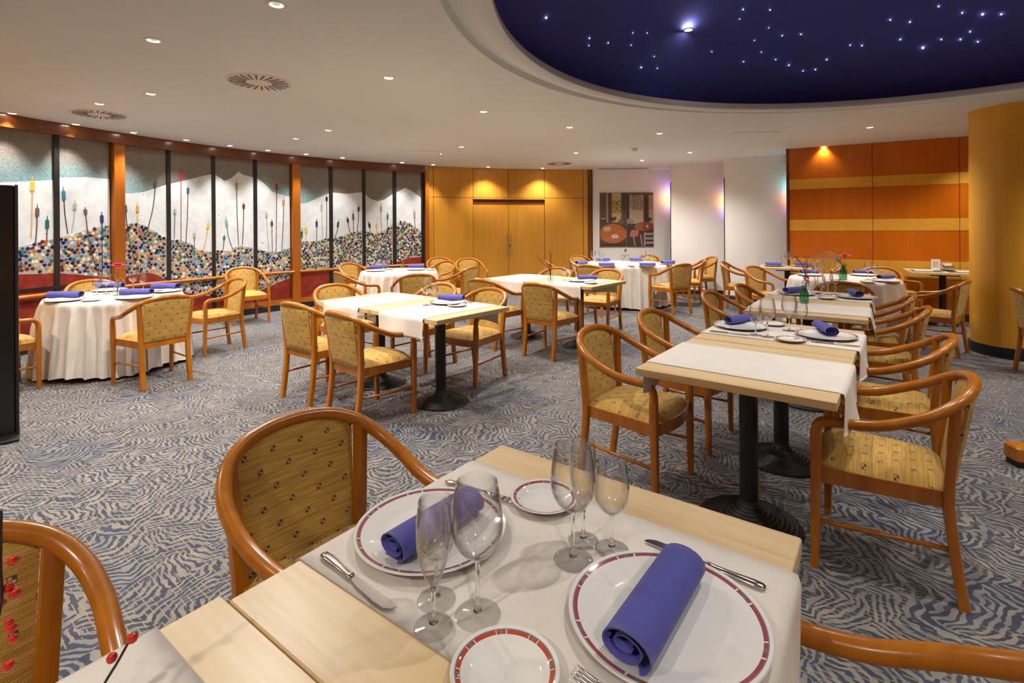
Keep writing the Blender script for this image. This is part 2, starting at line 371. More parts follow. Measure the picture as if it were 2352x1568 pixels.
# rest of the round wall behind the camera
WL0, WL1 = 2.93784, 2.05921
m = MB(); m.grid(80, 1, lambda u, v: wp(math.radians(19) - u*(math.radians(19) - (WL0 - 2*PI)), WR, v*H))
smesh('wall_back', m, M['pillar_wood'])
m = MB(); arcbox(m, WL0 + .02, 1.56033, WR + .03, WR + .09, 0, H, 60); smesh('wall_left', m, M['dark_trim'])

# ------------------------------------------------------------------ window wall: beam, posts, panes with mural
PANES = [
 (0, 2.92343, 2.84829, [(2.92311, 1.9121), (2.88403, 1.9462), (2.8479, 1.9894)], [(2.92359, 1.1942), (2.89568, 1.2046), (2.87599, 1.2386), (2.86441, 1.271), (2.84839, 1.2883)], [(2.92378, 0.913), (2.89589, 0.9033), (2.87336, 0.8929), (2.84867, 0.8866)], [(2.87673, 2.0106, 1.8363, 2.87871, 1.2989, (0.75, 0.5, 0.05), (0.72, 0.36, 0.08)), (2.87061, 1.6988, 1.5482, 2.87299, 1.2378, (0.16, 0.1, 0.13), (0.05, 0.05, 0.06)), (2.85725, 1.5653, 1.4072, 2.85783, 1.2748, (0.01, 0.14, 0.15), (0.05, 0.05, 0.06))], (0.7, 0.3, 0.9)),
 (0, 2.84041, 2.76453, [(2.84, 2.0204), (2.79896, 2.0533), (2.76407, 2.0537)], [(2.84051, 1.3025), (2.81874, 1.3469), (2.79943, 1.3992), (2.76451, 1.454)], [(2.8408, 0.8815), (2.80954, 0.8395), (2.76501, 0.7757)], [(2.83344, 1.92, 1.7522, 2.82809, 1.3479, (0.03, 0.22, 0.36), (0.05, 0.05, 0.06)), (2.81853, 1.7575, 1.6402, 2.82309, 1.3739, (0.42, 0.43, 0.43), (0.42, 0.43, 0.43)), (2.8019, 1.6819, 1.5895, 2.7822, 0.8158, (0.16, 0.1, 0.13), (0.05, 0.05, 0.06)), (2.77745, 1.6268, 1.4818, 2.77681, 0.8122, (0.03, 0.04, 0.14), (0.03, 0.04, 0.14))], (0.7, 0.22, 0.5)),
 (1, 2.74495, 2.6687, [(2.74463, 1.8639), (2.7082, 1.9091), (2.66824, 2.0321)], [(2.74493, 1.4599), (2.72331, 1.4778), (2.70854, 1.4603), (2.68971, 1.363), (2.66884, 1.2495)], [(2.74544, 0.7678), (2.72382, 0.7882), (2.69776, 0.7955), (2.67862, 0.7283), (2.6693, 0.6414)], [(2.73911, 1.7734, 1.6225, 2.71894, 0.8327, (0.01, 0.14, 0.15), (0.05, 0.05, 0.06)), (2.71953, 1.768, 1.6259, 2.71673, 0.8314, (0.72, 0.36, 0.08), (0.72, 0.36, 0.08)), (2.68847, 2.1068, 1.9848, 2.71154, 1.1978, (0.16, 0.1, 0.13), (0.05, 0.05, 0.06))], (1.0, 0.33, 0.0)),
 (1, 2.66159, 2.58255, [(2.66112, 2.0484), (2.62949, 2.1231), (2.59577, 2.2084), (2.58191, 2.237)], [(2.66174, 1.2357), (2.6465, 1.2454), (2.62193, 1.1762), (2.60941, 1.0817), (2.58284, 1.0467)], [(2.66223, 0.5925), (2.63077, 0.4591), (2.58338, 0.3654)], [(2.64177, 2.2751, 2.1351, 2.64231, 1.2129, (0.55, 0.03, 0.04), (0.35, 0.08, 0.08)), (2.62882, 2.0399, 1.9241, 2.63332, 1.1982, (0.09, 0.14, 0.2), (0.05, 0.05, 0.06)), (2.65347, 1.7126, 1.6181, 2.65521, 1.2596, (0.3, 0.46, 0.55), (0.09, 0.14, 0.2)), (2.61685, 1.37, 1.266, 2.61588, 0.7523, (0.42, 0.43, 0.43), (0.09, 0.14, 0.2)), (2.59124, 1.5275, 1.3881, 2.60661, 0.9761, (0.75, 0.5, 0.05), (0.72, 0.36, 0.08))], (0, 0.1, 0)),
 (1, 2.57555, 2.49512, [(2.57492, 2.2347), (2.56525, 2.1932), (2.55638, 2.1437), (2.54555, 2.1838), (2.53366, 2.2529), (2.52626, 2.3201), (2.51889, 2.2686), (2.49447, 2.2401)], [(2.57583, 1.0713), (2.54826, 1.0491), (2.52719, 1.1402), (2.4954, 1.0684)], [(2.5764, 0.3459), (2.49605, 0.262)], [(2.53111, 2.1849, 2.0039, 2.52789, 1.1404, (0.42, 0.3, 0.12), (0.05, 0.05, 0.06)), (2.51654, 1.8269, 1.7144, 2.51956, 1.1384, (0.12, 0.02, 0.05), (0.05, 0.05, 0.06)), (2.55156, 1.5845, 1.4269, 2.5398, 1.0742, (0.18, 0.42, 0.44), (0.09, 0.14, 0.2)), (2.558, 1.3112, 1.2226, 2.56141, 1.0533, (0.04, 0.2, 0.13), (0.05, 0.05, 0.06))], (0, 0.1, 0)),
 (1, 2.48749, 2.41229, [(2.48684, 2.2299), (2.4676, 2.1309), (2.45298, 2.0199), (2.42808, 1.9692), (2.41187, 1.9441)], [(2.48777, 1.0663), (2.46849, 1.0245), (2.4389, 1.0008), (2.41258, 1.0684)], [(2.48834, 0.3559), (2.45918, 0.4286), (2.42926, 0.505), (2.41301, 0.5403)], [(2.44303, 2.1864, 2.0605, 2.44553, 0.9882, (0.35, 0.01, 0.04), (0.12, 0.02, 0.05)), (2.42721, 1.9396, 1.7974, 2.43255, 0.999, (0.42, 0.3, 0.12), (0.05, 0.05, 0.06)), (2.45443, 1.5492, 1.439, 2.45346, 0.9907, (0.02, 0.09, 0.07), (0.05, 0.05, 0.06)), (2.46609, 1.6943, 1.5777, 2.46034, 1.0075, (0.42, 0.43, 0.43), (0.42, 0.43, 0.43))], (0.1, 0.22, 1.0)),
 (2, 2.39067, 2.31709, [(2.39034, 1.828), (2.3715, 1.8475), (2.34483, 1.9475), (2.31659, 2.0347)], [(2.39088, 1.1547), (2.34547, 1.1696), (2.31725, 1.2286)], [(2.39129, 0.6577), (2.35658, 0.6564), (2.3177, 0.6782)], [(2.38563, 1.3993, 1.2228, 2.38755, 1.1081, (0.01, 0.14, 0.15), (0.01, 0.14, 0.15)), (2.37404, 1.4606, 1.306, 2.3729, 1.1049, (0.75, 0.5, 0.05), (0.75, 0.5, 0.05)), (2.34848, 1.5701, 1.4211, 2.34848, 1.1467, (0.03, 0.04, 0.14), (0.05, 0.05, 0.06)), (2.33535, 1.8869, 1.6972, 2.33341, 1.1913, (0.48, 0.47, 0.3), (0.48, 0.47, 0.3)), (2.32326, 2.0009, 1.8896, 2.32473, 1.2058, (0.02, 0.02, 0.03), (0.05, 0.05, 0.06))], (1.0, 0.3, 0.05)),
 (2, 2.30832, 2.23176, [(2.3078, 2.0534), (2.27333, 2.0391), (2.23121, 2.0838)], [(2.3085, 1.2034), (2.26831, 1.3039), (2.23182, 1.3506)], [(2.30893, 0.6744), (2.26888, 0.6248), (2.23246, 0.5761)], [(2.29618, 1.5566, 1.4113, 2.30391, 1.2188, (0.02, 0.09, 0.07), (0.05, 0.05, 0.06)), (2.26928, 1.6149, 1.5003, 2.26144, 1.2786, (0.02, 0.02, 0.03), (0.05, 0.05, 0.06)), (2.25567, 1.7228, 1.5416, 2.25464, 1.3274, (0.12, 0.1, 0.09), (0.05, 0.05, 0.06)), (2.24185, 1.8404, 1.7077, 2.24552, 1.3266, (0.02, 0.02, 0.03), (0.05, 0.05, 0.06))], (0, 0.1, 0)),
 (2, 2.22369, 2.14951, [(2.22317, 2.0442), (2.21048, 1.9633), (2.18946, 1.9167), (2.16933, 1.963), (2.14896, 2.0705)], [(2.22376, 1.3333), (2.19937, 1.2892), (2.17578, 1.3383), (2.14946, 1.4746)], [(2.2244, 0.5559), (2.18821, 0.5915), (2.15012, 0.6805)], [(2.21211, 1.5258, 1.3997, 2.20744, 1.2816, (0.02, 0.02, 0.03), (0.05, 0.05, 0.06)), (2.19341, 1.5091, 1.3989, 2.19457, 1.3057, (0.75, 0.5, 0.05), (0.75, 0.5, 0.05)), (2.18139, 1.884, 1.6966, 2.18044, 1.3216, (0.42, 0.3, 0.12), (0.42, 0.3, 0.12)), (2.16372, 1.7066, 1.5607, 2.16384, 1.3632, (0.04, 0.2, 0.13), (0.05, 0.05, 0.06))], (0, 0.1, 0)),
 (2, 2.1399, 2.07036, [(2.13933, 2.0987), (2.12723, 2.145), (2.11506, 2.2005), (2.09681, 2.1434), (2.06986, 2.007)], [(2.13984, 1.4918), (2.11926, 1.5354), (2.09738, 1.4651), (2.07043, 1.3222)], [(2.14049, 0.712), (2.10405, 0.7886), (2.07087, 0.7977)], [(2.08869, 1.7741, 1.5886, 2.08638, 1.4029, (0.42, 0.3, 0.12), (0.05, 0.05, 0.06))], (0, 0.1, 0))]
POSTS = [(2.76246, 2.74495), (2.41025, 2.3917), (2.93784, 2.92448)]
m = MB(); arcbox(m, WL0, WL1, WR - .10, WR + .04, 2.515, H, 60); smesh('trim_2', m, M['beam_wood'])
m = MB(); arcbox(m, WL0, WL1, WR - .035, WR + .03, 0, .10, 60); smesh('baseboard_left', m, M['skirting'])
k = 3
for i, (a, b) in enumerate(POSTS):
    m = MB(); arcbox(m, a, b, WR - .075, WR + .03, .10, 2.515, 2); arcbox(m, a + (b-a)*.02, a + (b-a)*.30, WR - .04, WR + .03, .10, 2.515, 1)
    smesh('trim_%d' % k, m, M['post_wood']); k += 1
for (a, b) in [(2.93274, 2.75969), (2.74778, 2.40717), (2.39481, 2.06541)]:
    m = MB(); n = 14
    m.tube([wp(a + (b-a)*i/n, WR - .07, .645) for i in range(n + 1)], .026, 10); smesh('trim_%d' % k, m, M['chair_wood'], smooth=True, angle=50); k += 1
    m = MB(); arcbox(m, a, b, WR - .05, WR + .03, .10, .185, 14); smesh('trim_%d' % k, m, M['post_wood']); k += 1
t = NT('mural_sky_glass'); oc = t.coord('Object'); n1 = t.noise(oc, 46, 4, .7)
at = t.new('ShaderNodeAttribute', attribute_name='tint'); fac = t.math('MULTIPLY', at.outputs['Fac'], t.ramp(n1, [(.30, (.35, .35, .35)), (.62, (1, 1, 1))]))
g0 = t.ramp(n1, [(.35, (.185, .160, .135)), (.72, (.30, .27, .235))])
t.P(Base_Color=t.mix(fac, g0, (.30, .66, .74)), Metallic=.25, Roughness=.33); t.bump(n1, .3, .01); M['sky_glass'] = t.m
def lerp_poly(poly, th):
    if th >= poly[0][0]: return poly[0][1]
    for (a, za), (b, zb) in zip(poly, poly[1:]):
        if b <= th <= a: return za + (zb - za)*(a - th)/(a - b if a != b else 1)
    return poly[-1][1]
def strip(t0, t1, lo, hi, r0, r1, n=26):
    m = MB()
    for i in range(n + 1):
        th = t0 + (t1 - t0)*i/n; zl = lo(th); zh = max(zl + .001, hi(th))
        m.v += [wp(th, r0, zl), wp(th, r0, zh), wp(th, r1, zh), wp(th, r1, zl)]
    for i in range(n):
        q = 4*i
        for a in range(3): m.f.append((q + a, q + 4 + a, q + 5 + a, q + a + 1))
    return m
def piece_mesh(key, col):
    def mk():
        rr = random.Random(key); n = rr.choice((5, 6, 6, 7)); m = MB(); a0 = rr.random()*6
        ol = [(math.cos(a0 + 2*PI*i/n)*rr.uniform(.82, 1.12), math.sin(a0 + 2*PI*i/n)*rr.uniform(.75, 1.05)) for i in range(n)]
        # x along the wall, y towards the room, z up
        m.v = [(x, 0, z) for x, z in ol] + [(x*.86, -1, z*.86) for x, z in ol]
        m.f = [tuple(n + i for i in range(n))] + [(i, (i+1) % n, n + (i+1) % n, n + i) for i in range(n)]
        me = m.mesh('mosaic_piece', False); me.materials.append(PM[col]); return me
    return cached(('mp', key, col), mk)
WINDOWS = [sempty('window_%d' % (i + 1)) for i in range(3)]
n_piece = 0; PR = random.Random(3)
weights = {0: ['navy', 'teal', 'cream', 'cream', 'yellow', 'maroon', 'rust', 'sky', 'black', 'lilac', 'maroon', 'navy', 'teal'],
           1: ['navy', 'navy', 'teal', 'cream', 'yellow', 'rust', 'sky', 'green', 'black', 'lilac', 'maroon', 'orange', 'black'],
           2: ['cream', 'yellow', 'black', 'black', 'maroon', 'green', 'lilac', 'cream', 'rust', 'navy', 'black', 'green']}
for pi, (bay, t0, t1, mtop, stop, sbot, cats, tint) in enumerate(PANES):
    W = WINDOWS[bay]
    zb = .185; mt = lambda th: lerp_poly(mtop, th); sp_ = lambda th: lerp_poly(stop, th); sb = lambda th: lerp_poly(sbot, th)
    # glass pane with a turquoise tint that fades upwards from the ridge
    nu, nv = 16, 44; m = MB(); m.grid(nu, nv, lambda u, v: wp(t0 + (t1 - t0)*u, WR - .001, zb + (2.515 - zb)*v))
    b0 = len(m.v); m.grid(1, 1, lambda u, v: wp(t0 + (t1 - t0)*u, WR + .02, zb + (2.515 - zb)*v))
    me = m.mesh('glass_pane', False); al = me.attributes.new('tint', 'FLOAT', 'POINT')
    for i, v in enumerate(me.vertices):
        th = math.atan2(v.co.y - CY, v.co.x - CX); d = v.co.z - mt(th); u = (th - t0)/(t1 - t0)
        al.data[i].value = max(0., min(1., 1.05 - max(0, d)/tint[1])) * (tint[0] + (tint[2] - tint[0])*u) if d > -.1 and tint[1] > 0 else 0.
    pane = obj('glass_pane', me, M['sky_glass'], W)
    e = .001
    obj('mountain', strip(t0, t1, sp_, mt, WR - .005, WR - .001, 40).mesh('mountain', False), M['mural_white'], pane)
    obj('mosaic_bed', strip(t0, t1, sb, sp_, WR - .005, WR - .001, 30).mesh('mosaic_bed', False), M['mural_grout'], pane)
    obj('red_ground', strip(t0, t1, lambda th: zb, sb, WR - .005, WR - .001, 30).mesh('red_ground', False), M['mural_red'], pane)
    # mosaic pieces
    width = abs(t1 - t0)*WR; p = (.050, .050, .046)[bay]; rows = MB(); cols = []
    zmin = min(z for _, z in sbot); zmax = max(z for _, z in stop); j = 0; z = zmin + p*.4
    while z < zmax:
        x = (p*.5 if j % 2 else 0) + p*.35
        while x < width - p*.25:
            xx = x + PR.uniform(-.2, .2)*p; zz = z + PR.uniform(-.2, .2)*p; th = t0 + (t1 - t0)*xx/width
            if sb(th) + p*.3 < zz < sp_(th) - p*.1:
                col = PR.choice(weights[bay]); s = p*PR.uniform(.40, .54); key = PR.randrange(8)
                if n_piece < 300 and bay < 2:
                    o = obj('mosaic_piece', piece_mesh(key, col), None, pane); n_piece += 1
                    o.location = wp(th, WR - .005, zz); o.scale = (s, .004, s); o.rotation_euler = (0, 0, th + PI/2 + PI)
                else:
                    me0 = piece_mesh(key, col); tx = (-math.sin(th), math.cos(th)); nx = (-math.cos(th), -math.sin(th)); o0 = wp(th, WR - .005, zz)
                    vs = [(o0[0] + tx[0]*v.co.x*s - nx[0]*v.co.y*.004, o0[1] + tx[1]*v.co.x*s - nx[1]*v.co.y*.004, zz + v.co.z*s) for v in me0.vertices]
                    fs = [tuple(f.vertices) for f in me0.polygons]; rows.add(vs, fs); cols += [col]*len(fs)
            x += p
        z += p*.80; j += 1
    if cols:
        me = rows.mesh('mosaic_field', False); names = sorted(set(cols))
        for c in names: me.materials.append(PM[c])
        for f, c in zip(me.polygons, cols): f.material_index = names.index(c)
        o = obj('mosaic_field', me, None, pane); o['kind'] = 'stuff'
    # cattails: flat painted stem and seed head
    for (hx, hz1, hz0, bx, bz, col, stemc) in cats:
        m = MB(); rm = WR - .008; thm = (hx + bx)/2; rad = (math.cos(thm), math.sin(thm), 0)
        P = [wp(hx, rm, hz0), wp(hx + (bx - hx)*.18, rm, hz0 + (bz - hz0)*.35), wp(hx + (bx - hx)*.55, rm, hz0 + (bz - hz0)*.7), wp(bx, rm, bz)]
        m.tube(spline(P, 5), .0022, 4, True, 3.0, rad)
        o = obj('cattail', m.mesh('cattail', False), cat_mat(stemc), pane)
        dx = (hx - bx)/max(.05, hz0 - bz)*.5; L = hz1 - hz0; hh = MB()
        ax = lambda f: wp(hx + dx*L*f, rm - .001, hz0 + L*f)
        hh.tube([ax(0), ax(.06), ax(.12), ax(.62), ax(.68), ax(.70), ax(1.0)], [.001, .0026, .0030, .0030, .0024, .0008, .0006], 8, True, 7.2, rad)
        obj('cattail_head', hh.mesh('cattail_head', False), cat_mat(col), o)
# black mullions between the panes, black transom low in the first bay
for (bay, a, b) in [(0, 2.84829, 2.84041), (1, 2.6687, 2.66159), (1, 2.58255, 2.57555), (1, 2.49512, 2.48749), (2, 2.31709, 2.30832), (2, 2.23176, 2.22369), (2, 2.14951, 2.1399)]:
    m = MB(); arcbox(m, a, b, WR - .02, WR + .03, .185, 2.515); obj('mullion', m.mesh('mullion', False), M['mullion'], WINDOWS[bay])
m = MB(); arcbox(m, PANES[0][1], PANES[1][2], WR - .022, WR + .01, .70, .735, 8); obj('transom', m.mesh('transom', False), M['mullion'], WINDOWS[0])

# ------------------------------------------------------------------ honey veneer wall with double door
WD = sempty('wall_door')
J = [2.04926, 2.03429, 1.91868, 1.81358, 1.70496, 1.58881, 1.57455, 1.5642]        # joints: wall end, stile, door left, meeting line, door right, stile, dark end post
def vpanel(a, b, z0, z1, r=WR, parent=WD, mat='door_wood', name='panel', g=.0007):
    m = MB(); arcbox(m, a - g, b + g, r, r + .03, z0 + .004, z1 - .004, 3); return obj(name, m.mesh(name, False), M[mat], parent)
for a, b in ((0, 1), (1, 2), (4, 5), (5, 6)): vpanel(J[a], J[b], .10, 2.03)
for a, b in ((0, 1), (1, 2), (2, 3), (3, 4), (4, 5), (5, 6)): vpanel(J[a], J[b], 2.03, H)
vpanel(J[2] + .002, J[4] - .002, 1.995, 2.03, WR - .01, name='lintel', mat='door_wood')
m = MB(); arcbox(m, J[2], J[4], WR + .02, WR + .03, 1.86, 1.995, 3); obj('lintel_recess', m.mesh('lintel_recess', False), M['beam_wood'], WD)
m = MB(); arcbox(m, J[0], J[2], WR - .01, WR + .03, 0, .10, 4); smesh('baseboard_door', m, M['skirting'])
m = MB(); arcbox(m, J[4], J[6], WR - .01, WR + .03, 0, .10, 4); smesh('baseboard_rear', m, M['skirting'])
m = MB(); arcbox(m, J[6], J[7], WR - .03, WR + .05, 0, H, 1); smesh('trim_%d' % k, m, M['beam_wood']); k += 1
m = MB(); arcbox(m, WL1, J[0], WR - .05, WR + .03, 0, H, 1); smesh('trim_%d' % k, m, M['post_wood']); k += 1
D1 = sempty('door_1')
for s, (a, b) in enumerate(((J[2], J[3]), (J[3], J[4]))):
    leaf = vpanel(a, b, .0, 1.885, WR + .014, D1, 'door_wood', 'door_leaf', .0006)
    th = J[3] + (.0055 if s == 0 else -.0055); m = MB(); rr = WR - .045
    m.tube([wp(th, WR + .015, .80), wp(th, rr, .80)], .006, 8); m.tube([wp(th, WR + .015, 1.22), wp(th, rr, 1.22)], .006, 8)
    m.tube([wp(th, rr, .77), wp(th, rr, 1.25)], .011, 8)
    obj('handle', m.mesh('handle', True, angle=50), M['steel'], leaf)
    if s:
        m = MB(); c = wp(J[3] - .004, WR + .01, 1.0); m.tube([c, wp(J[3] - .004, WR - .004, 1.0)], .018, 12); obj('lock', m.mesh('lock', True, angle=50), M['black_metal'], leaf)

# ------------------------------------------------------------------ staggered white walls with lit slots, cherry wall, pillar
def wall_seg(name, p0, p1, z0=0.0, z1=H, th=.06, mat='wall_white', parent=None):
    a = Vector(p0); b = Vector(p1); n = Vector((b.y - a.y, -(b.x - a.x))).normalized()*-th
    m = MB(); ol = [a, b, b + n, a + n]; m.prism([(v.x, v.y) for v in ol], z0, z1)
    o = obj(name, m.mesh(name, False), M[mat], parent)
    if parent is None: struct(o)
    return o
A0, A1 = (1.78, 11.42), (3.66, 11.42); B0, B1 = (3.285, 10.62), (4.37, 10.18); C0, C1 = (3.975, 9.60), (5.05, 9.0); O0, O1 = (4.565, 8.45), (8.72, 6.085)
for nm, a, b in (('wall_rear', A0, A1), ('wall_rear_mid', B0, B1), ('wall_rear_right', C0, C1)):
    wall_seg(nm, a, b, .10)
    d = (Vector(b) - Vector(a)).normalized(); nn = Vector((d.y, -d.x))*.012
    wall_seg('baseboard_' + nm[5:], Vector(a) + nn, Vector(b) + nn, 0, .10, .06, 'skirting')
GLOW = {'blue': ((.16, .14, 1.0), 5), 'amber': ((1.0, .52, .06), 13), 'violet': ((.30, .16, 1.0), 2.5), 'cyan': ((.05, .75, .95), 9), 'orange': ((1.0, .36, .06), 11), 'rose': ((1.0, .35, .28), 3)}
GM = {g: emit('slot_glass_' + g, c, s*1.7) for g, (c, s) in GLOW.items()}
slots = [((3.285, 10.62), (3.465, 11.42), ['blue', 'amber', 'violet'], 2.30, 'first'),
         ((3.975, 9.60), (4.19, 10.25), ['violet', 'amber', 'blue'], 2.16, 'second'),
         ((4.565, 8.45), (4.87, 9.10), ['cyan', 'orange', 'violet'], 2.16, 'third')]
where = {'first': 'beside the café painting on the far white wall', 'second': 'between the two plain white walls', 'third': 'at the left end of the cherry panel wall'}
for p0, p1, cols, ztop, w in slots:
    a = Vector(p0); b = Vector(p1); d = (b - a); 
    sh = Vector((.17, .02)); a2, b2 = a + sh, b + sh
    wall_seg('wall_return_' + w, b2, a2, 0, H, .02, 'dark_trim')
    wall_seg('trim_%d' % (40 + len(w)), a + Vector((.028, .03)), a + Vector((-.002, -.006)), 0 if w != 'first' else .0, 2.30, .012, 'dark_trim')
    a, b = a2, b2
    L = thing('light_slot', 'narrow vertical slot of lit coloured glass ' + where[w], 'light slot', (0, 0, 0), 0, 'coloured light slots')
    q = a + d*.80; nrm = Vector((-d.y, d.x)).normalized(); u = d.normalized()
    for i, c in enumerate(cols):
        z1 = ztop - i*.21; m = MB(); o4 = [q + nrm*.003 - u*.06, q + nrm*.003 + u*.06, q + nrm*.018 + u*.06, q + nrm*.018 - u*.06]
        m.prism([(v.x, v.y) for v in o4], z1 - .145, z1); obj('glass_segment', m.mesh('glass_segment', False), GM[c], L)
# cherry panels and honey bands
WO = sempty('wall_right'); oa = Vector(O0); od = (Vector(O1) - oa).normalized(); on = Vector((-od.y, od.x))
if on.y > 0: on = -on
wall_seg('wall_right_core', oa - on*.03, Vector(O1) - on*.03, 0, H, .05, 'dark_trim', WO)
ts = [0, 1.14, 2.17, 3.2, 4.2, 4.78]; tiers = [(.10, .60, 0), (.60, .86, 1), (.86, 1.31, 0), (1.31, 1.49, 1), (1.49, 1.985, 0), (1.985, 2.15, 1), (2.15, H, 0)]
for i in range(len(ts) - 1):
    for z0, z1, kd in tiers:
        a = oa + od*(ts[i] + .003); b = oa + od*(ts[i+1] - .003); m = MB(); dep = .004 if kd else .0
        m.prism([tuple(p) for p in (a - on*.03, b - on*.03, b + on*dep, a + on*dep)], z0 + (.002 if not kd else 0), z1 - (.002 if not kd else 0))
        obj('panel' if not kd else 'band', m.mesh('panel', False), M['band_wood' if kd else 'orange_wood'], WO)
wall_seg('baseboard_right', oa + on*.012, Vector(O1) + on*.012, 0, .10, .05, 'skirting')
wall_seg('trim_30', oa - od*.03 + on*.02, oa + on*.02, 0, H, .06, 'beam_wood')
PX, PY, PRD = 5.46, 5.52, .40
P_ = sempty('pillar')
obj('pillar_shaft', MB().lathe([(PRD, .115), (PRD, H)], 64, (PX, PY, 0)).mesh('pillar_shaft'), M['pillar_wood'], P_)
obj('pillar_skirting', MB().lathe([(PRD + .012, 0), (PRD + .012, .112), (PRD, .115)], 64, (PX, PY, 0)).mesh('pillar_skirting', True, angle=40), M['skirting'], P_)
obj('pillar_collar', MB().lathe([(PRD + .02, H), (PRD + .02, H - .012), (PRD, H - .014)], 64, (PX, PY, 0)).mesh('pillar_collar', True, angle=40), M['grille'], P_)

# ------------------------------------------------------------------ ceiling fittings
def lampmeshes():
    ring = MB().lathe([(.034, .0), (.036, -.006), (.052, -.005), (.056, 0)], 24).mesh('lamp_ring')
    disc = MB().lathe([(.0005, .004), (.020, .001), (.034, -.002)], 20).mesh('lamp_lens')
    return ring, disc
spot = bpy.data.lights.new('downlight_spot', 'SPOT'); spot.energy = LAMP_W; spot.color = LAMP_COL; spot.spot_size = math.radians(136); spot.spot_blend = .85; spot.shadow_soft_size = .035
beam_spot = spot.copy(); beam_spot.spot_size = math.radians(78); beam_spot.spot_blend = .9; beam_spot.energy = LAMP_W*.62
door_spot = spot.copy(); door_spot.spot_size = math.radians(112); door_spot.energy = LAMP_W*.55
def downlight(x, y, label, group, z=H, lit=True):
    L = thing('ceiling_downlight', label, 'downlight', (x, y, z), 0, group); a, b = cached('lamp', lampmeshes)
    obj('trim_ring', a, M['lamp_ring'], L); obj('lens', b, M['lamp'], L)
    if lit:
        o = bpy.data.objects.new('lamp_light', beam_spot if 'window beam' in label else door_spot if 'washing' in label else spot); COL.objects.link(o); o.parent = L; o.location = (0, 0, -.02)
for (x, y, label, group) in [
 (-5.392, 5.531, 'first downlight from the left in the row along the window beam', 'downlights along the window beam'),
 (-5.209, 6.123, 'second downlight from the left in the row along the window beam', 'downlights along the window beam'),
 (-4.92, 6.668, 'third downlight from the left in the row along the window beam', 'downlights along the window beam'),
 (-4.602, 7.246, 'fourth downlight from the left in the row along the window beam', 'downlights along the window beam'),
 (-4.27, 7.763, 'fifth downlight from the left in the row along the window beam', 'downlights along the window beam'),
 (-3.927, 8.262, 'sixth downlight from the left in the row along the window beam', 'downlights along the window beam'),
 (-3.502, 8.725, 'seventh downlight from the left in the row along the window beam', 'downlights along the window beam'),
 (-3.031, 9.185, 'eighth downlight from the left in the row along the window beam', 'downlights along the window beam'),
 (-2.116, 9.911, 'ninth downlight from the left in the row along the window beam', 'downlights along the window beam'),
 (-1.575, 10.284, 'tenth downlight from the left in the row along the window beam', 'downlights along the window beam'),
 (-0.493, 10.712, 'downlight washing the door wall above the left door leaf', 'downlights above the door wall'),
 (0.663, 11.01, 'downlight washing the door wall above the right door leaf', 'downlights above the door wall'),
 (-1.318, 2.881, 'large downlight cut by the top edge of the picture', 'ceiling downlights'),
 (-2.385, 3.415, 'downlight at upper left, second nearest to the camera', 'ceiling downlights'),
 (-1.027, 4.299, 'downlight between the near swirl diffuser and the dome', 'ceiling downlights'),
 (-3.355, 4.765, 'downlight just below left of the near swirl diffuser', 'ceiling downlights'),
 (-4.13, 5.133, 'downlight directly above the left swirl diffuser', 'ceiling downlights'),
 (-3.027, 7.194, 'smaller downlight above the second wooden window post', 'ceiling downlights'),
 (-2.361, 6.599, 'downlight in mid ceiling right of the second window post', 'ceiling downlights'),
 (-1.23, 8.768, 'downlight with a hatch beside it before the honey door wall', 'ceiling downlights'),
 (-0.784, 8.023, 'small downlight in mid ceiling before the door', 'ceiling downlights'),
 (-0.301, 5.583, 'downlight in front of the left rim of the dome', 'ceiling downlights'),
 (0.736, 6.493, 'downlight below the lowest left part of the dome rim', 'ceiling downlights'),
 (2.013, 6.958, 'starry bright downlight below the middle of the dome rim', 'ceiling downlights'),
 (1.103, 8.762, 'small downlight above the far round diffuser', 'ceiling downlights'),
 (2.499, 9.8, 'small far downlight in front of the café painting', 'ceiling downlights'),
 (3.065, 8.792, 'downlight in front of the middle white wall', 'ceiling downlights'),
 (4.63, 6.613, 'downlight in front of the cherry panel wall', 'ceiling downlights'),
 (5.0, 8.2, 'downlight washing the upper cherry panel wall', 'ceiling downlights')]: downlight(x, y, label, group)
# unseen lamps behind the camera, plus some near the pillar added to brighten it
for i, (x, y) in enumerate([(-3.4, 1.6), (-1.6, -.6), (.6, -1.4), (2.8, -1.6), (5.2, -.6), (6.6, 1.6), (7.0, 4.2), (-4.6, 3.0), (-3.2, -.8), (6.35, 6.75), (5.75, 3.75), (7.3, 5.6)]):
    o = bpy.data.objects.new('lamp_light', door_spot if x > 6.2 and y > 5 else spot); COL.objects.link(o); o.location = (x, y, H - .02)
# star lamps inside the dome: one in view, others over the front half
sl = bpy.data.lights.new('dome_lamp', 'SPOT'); sl.energy = LAMP_W*.68; sl.color = LAMP_COL; sl.spot_size = math.radians(100); sl.spot_blend = .8; sl.shadow_soft_size = .03
star_l = sl.copy(); star_l.energy = LAMP_W*.4; star_l.spot_size = math.radians(26)
for i, (x, y, z) in enumerate([(1.742, 5.025, 3.325), (1.46, 1.57, 3.61), (3.86, 1.67, 3.61), (2.66, 0.67, 3.61), (4.36, 3.17, 3.61), (2.86, 2.77, 3.61), (1.36, 3.27, 3.61)]):
    if i == 0:
        L = thing('star_lamp', 'large bright star lamp shining in the blue dome', 'lamp', (x, y, z)); a, b = cached('lamp', lampmeshes)
        obj('lens', b, M['lamp'], L); obj('trim_ring', a, M['lamp_ring'], L)
    o = bpy.data.objects.new('lamp_light', star_l if i == 0 else sl); COL.objects.link(o); o.location = (x, y, z - .12)
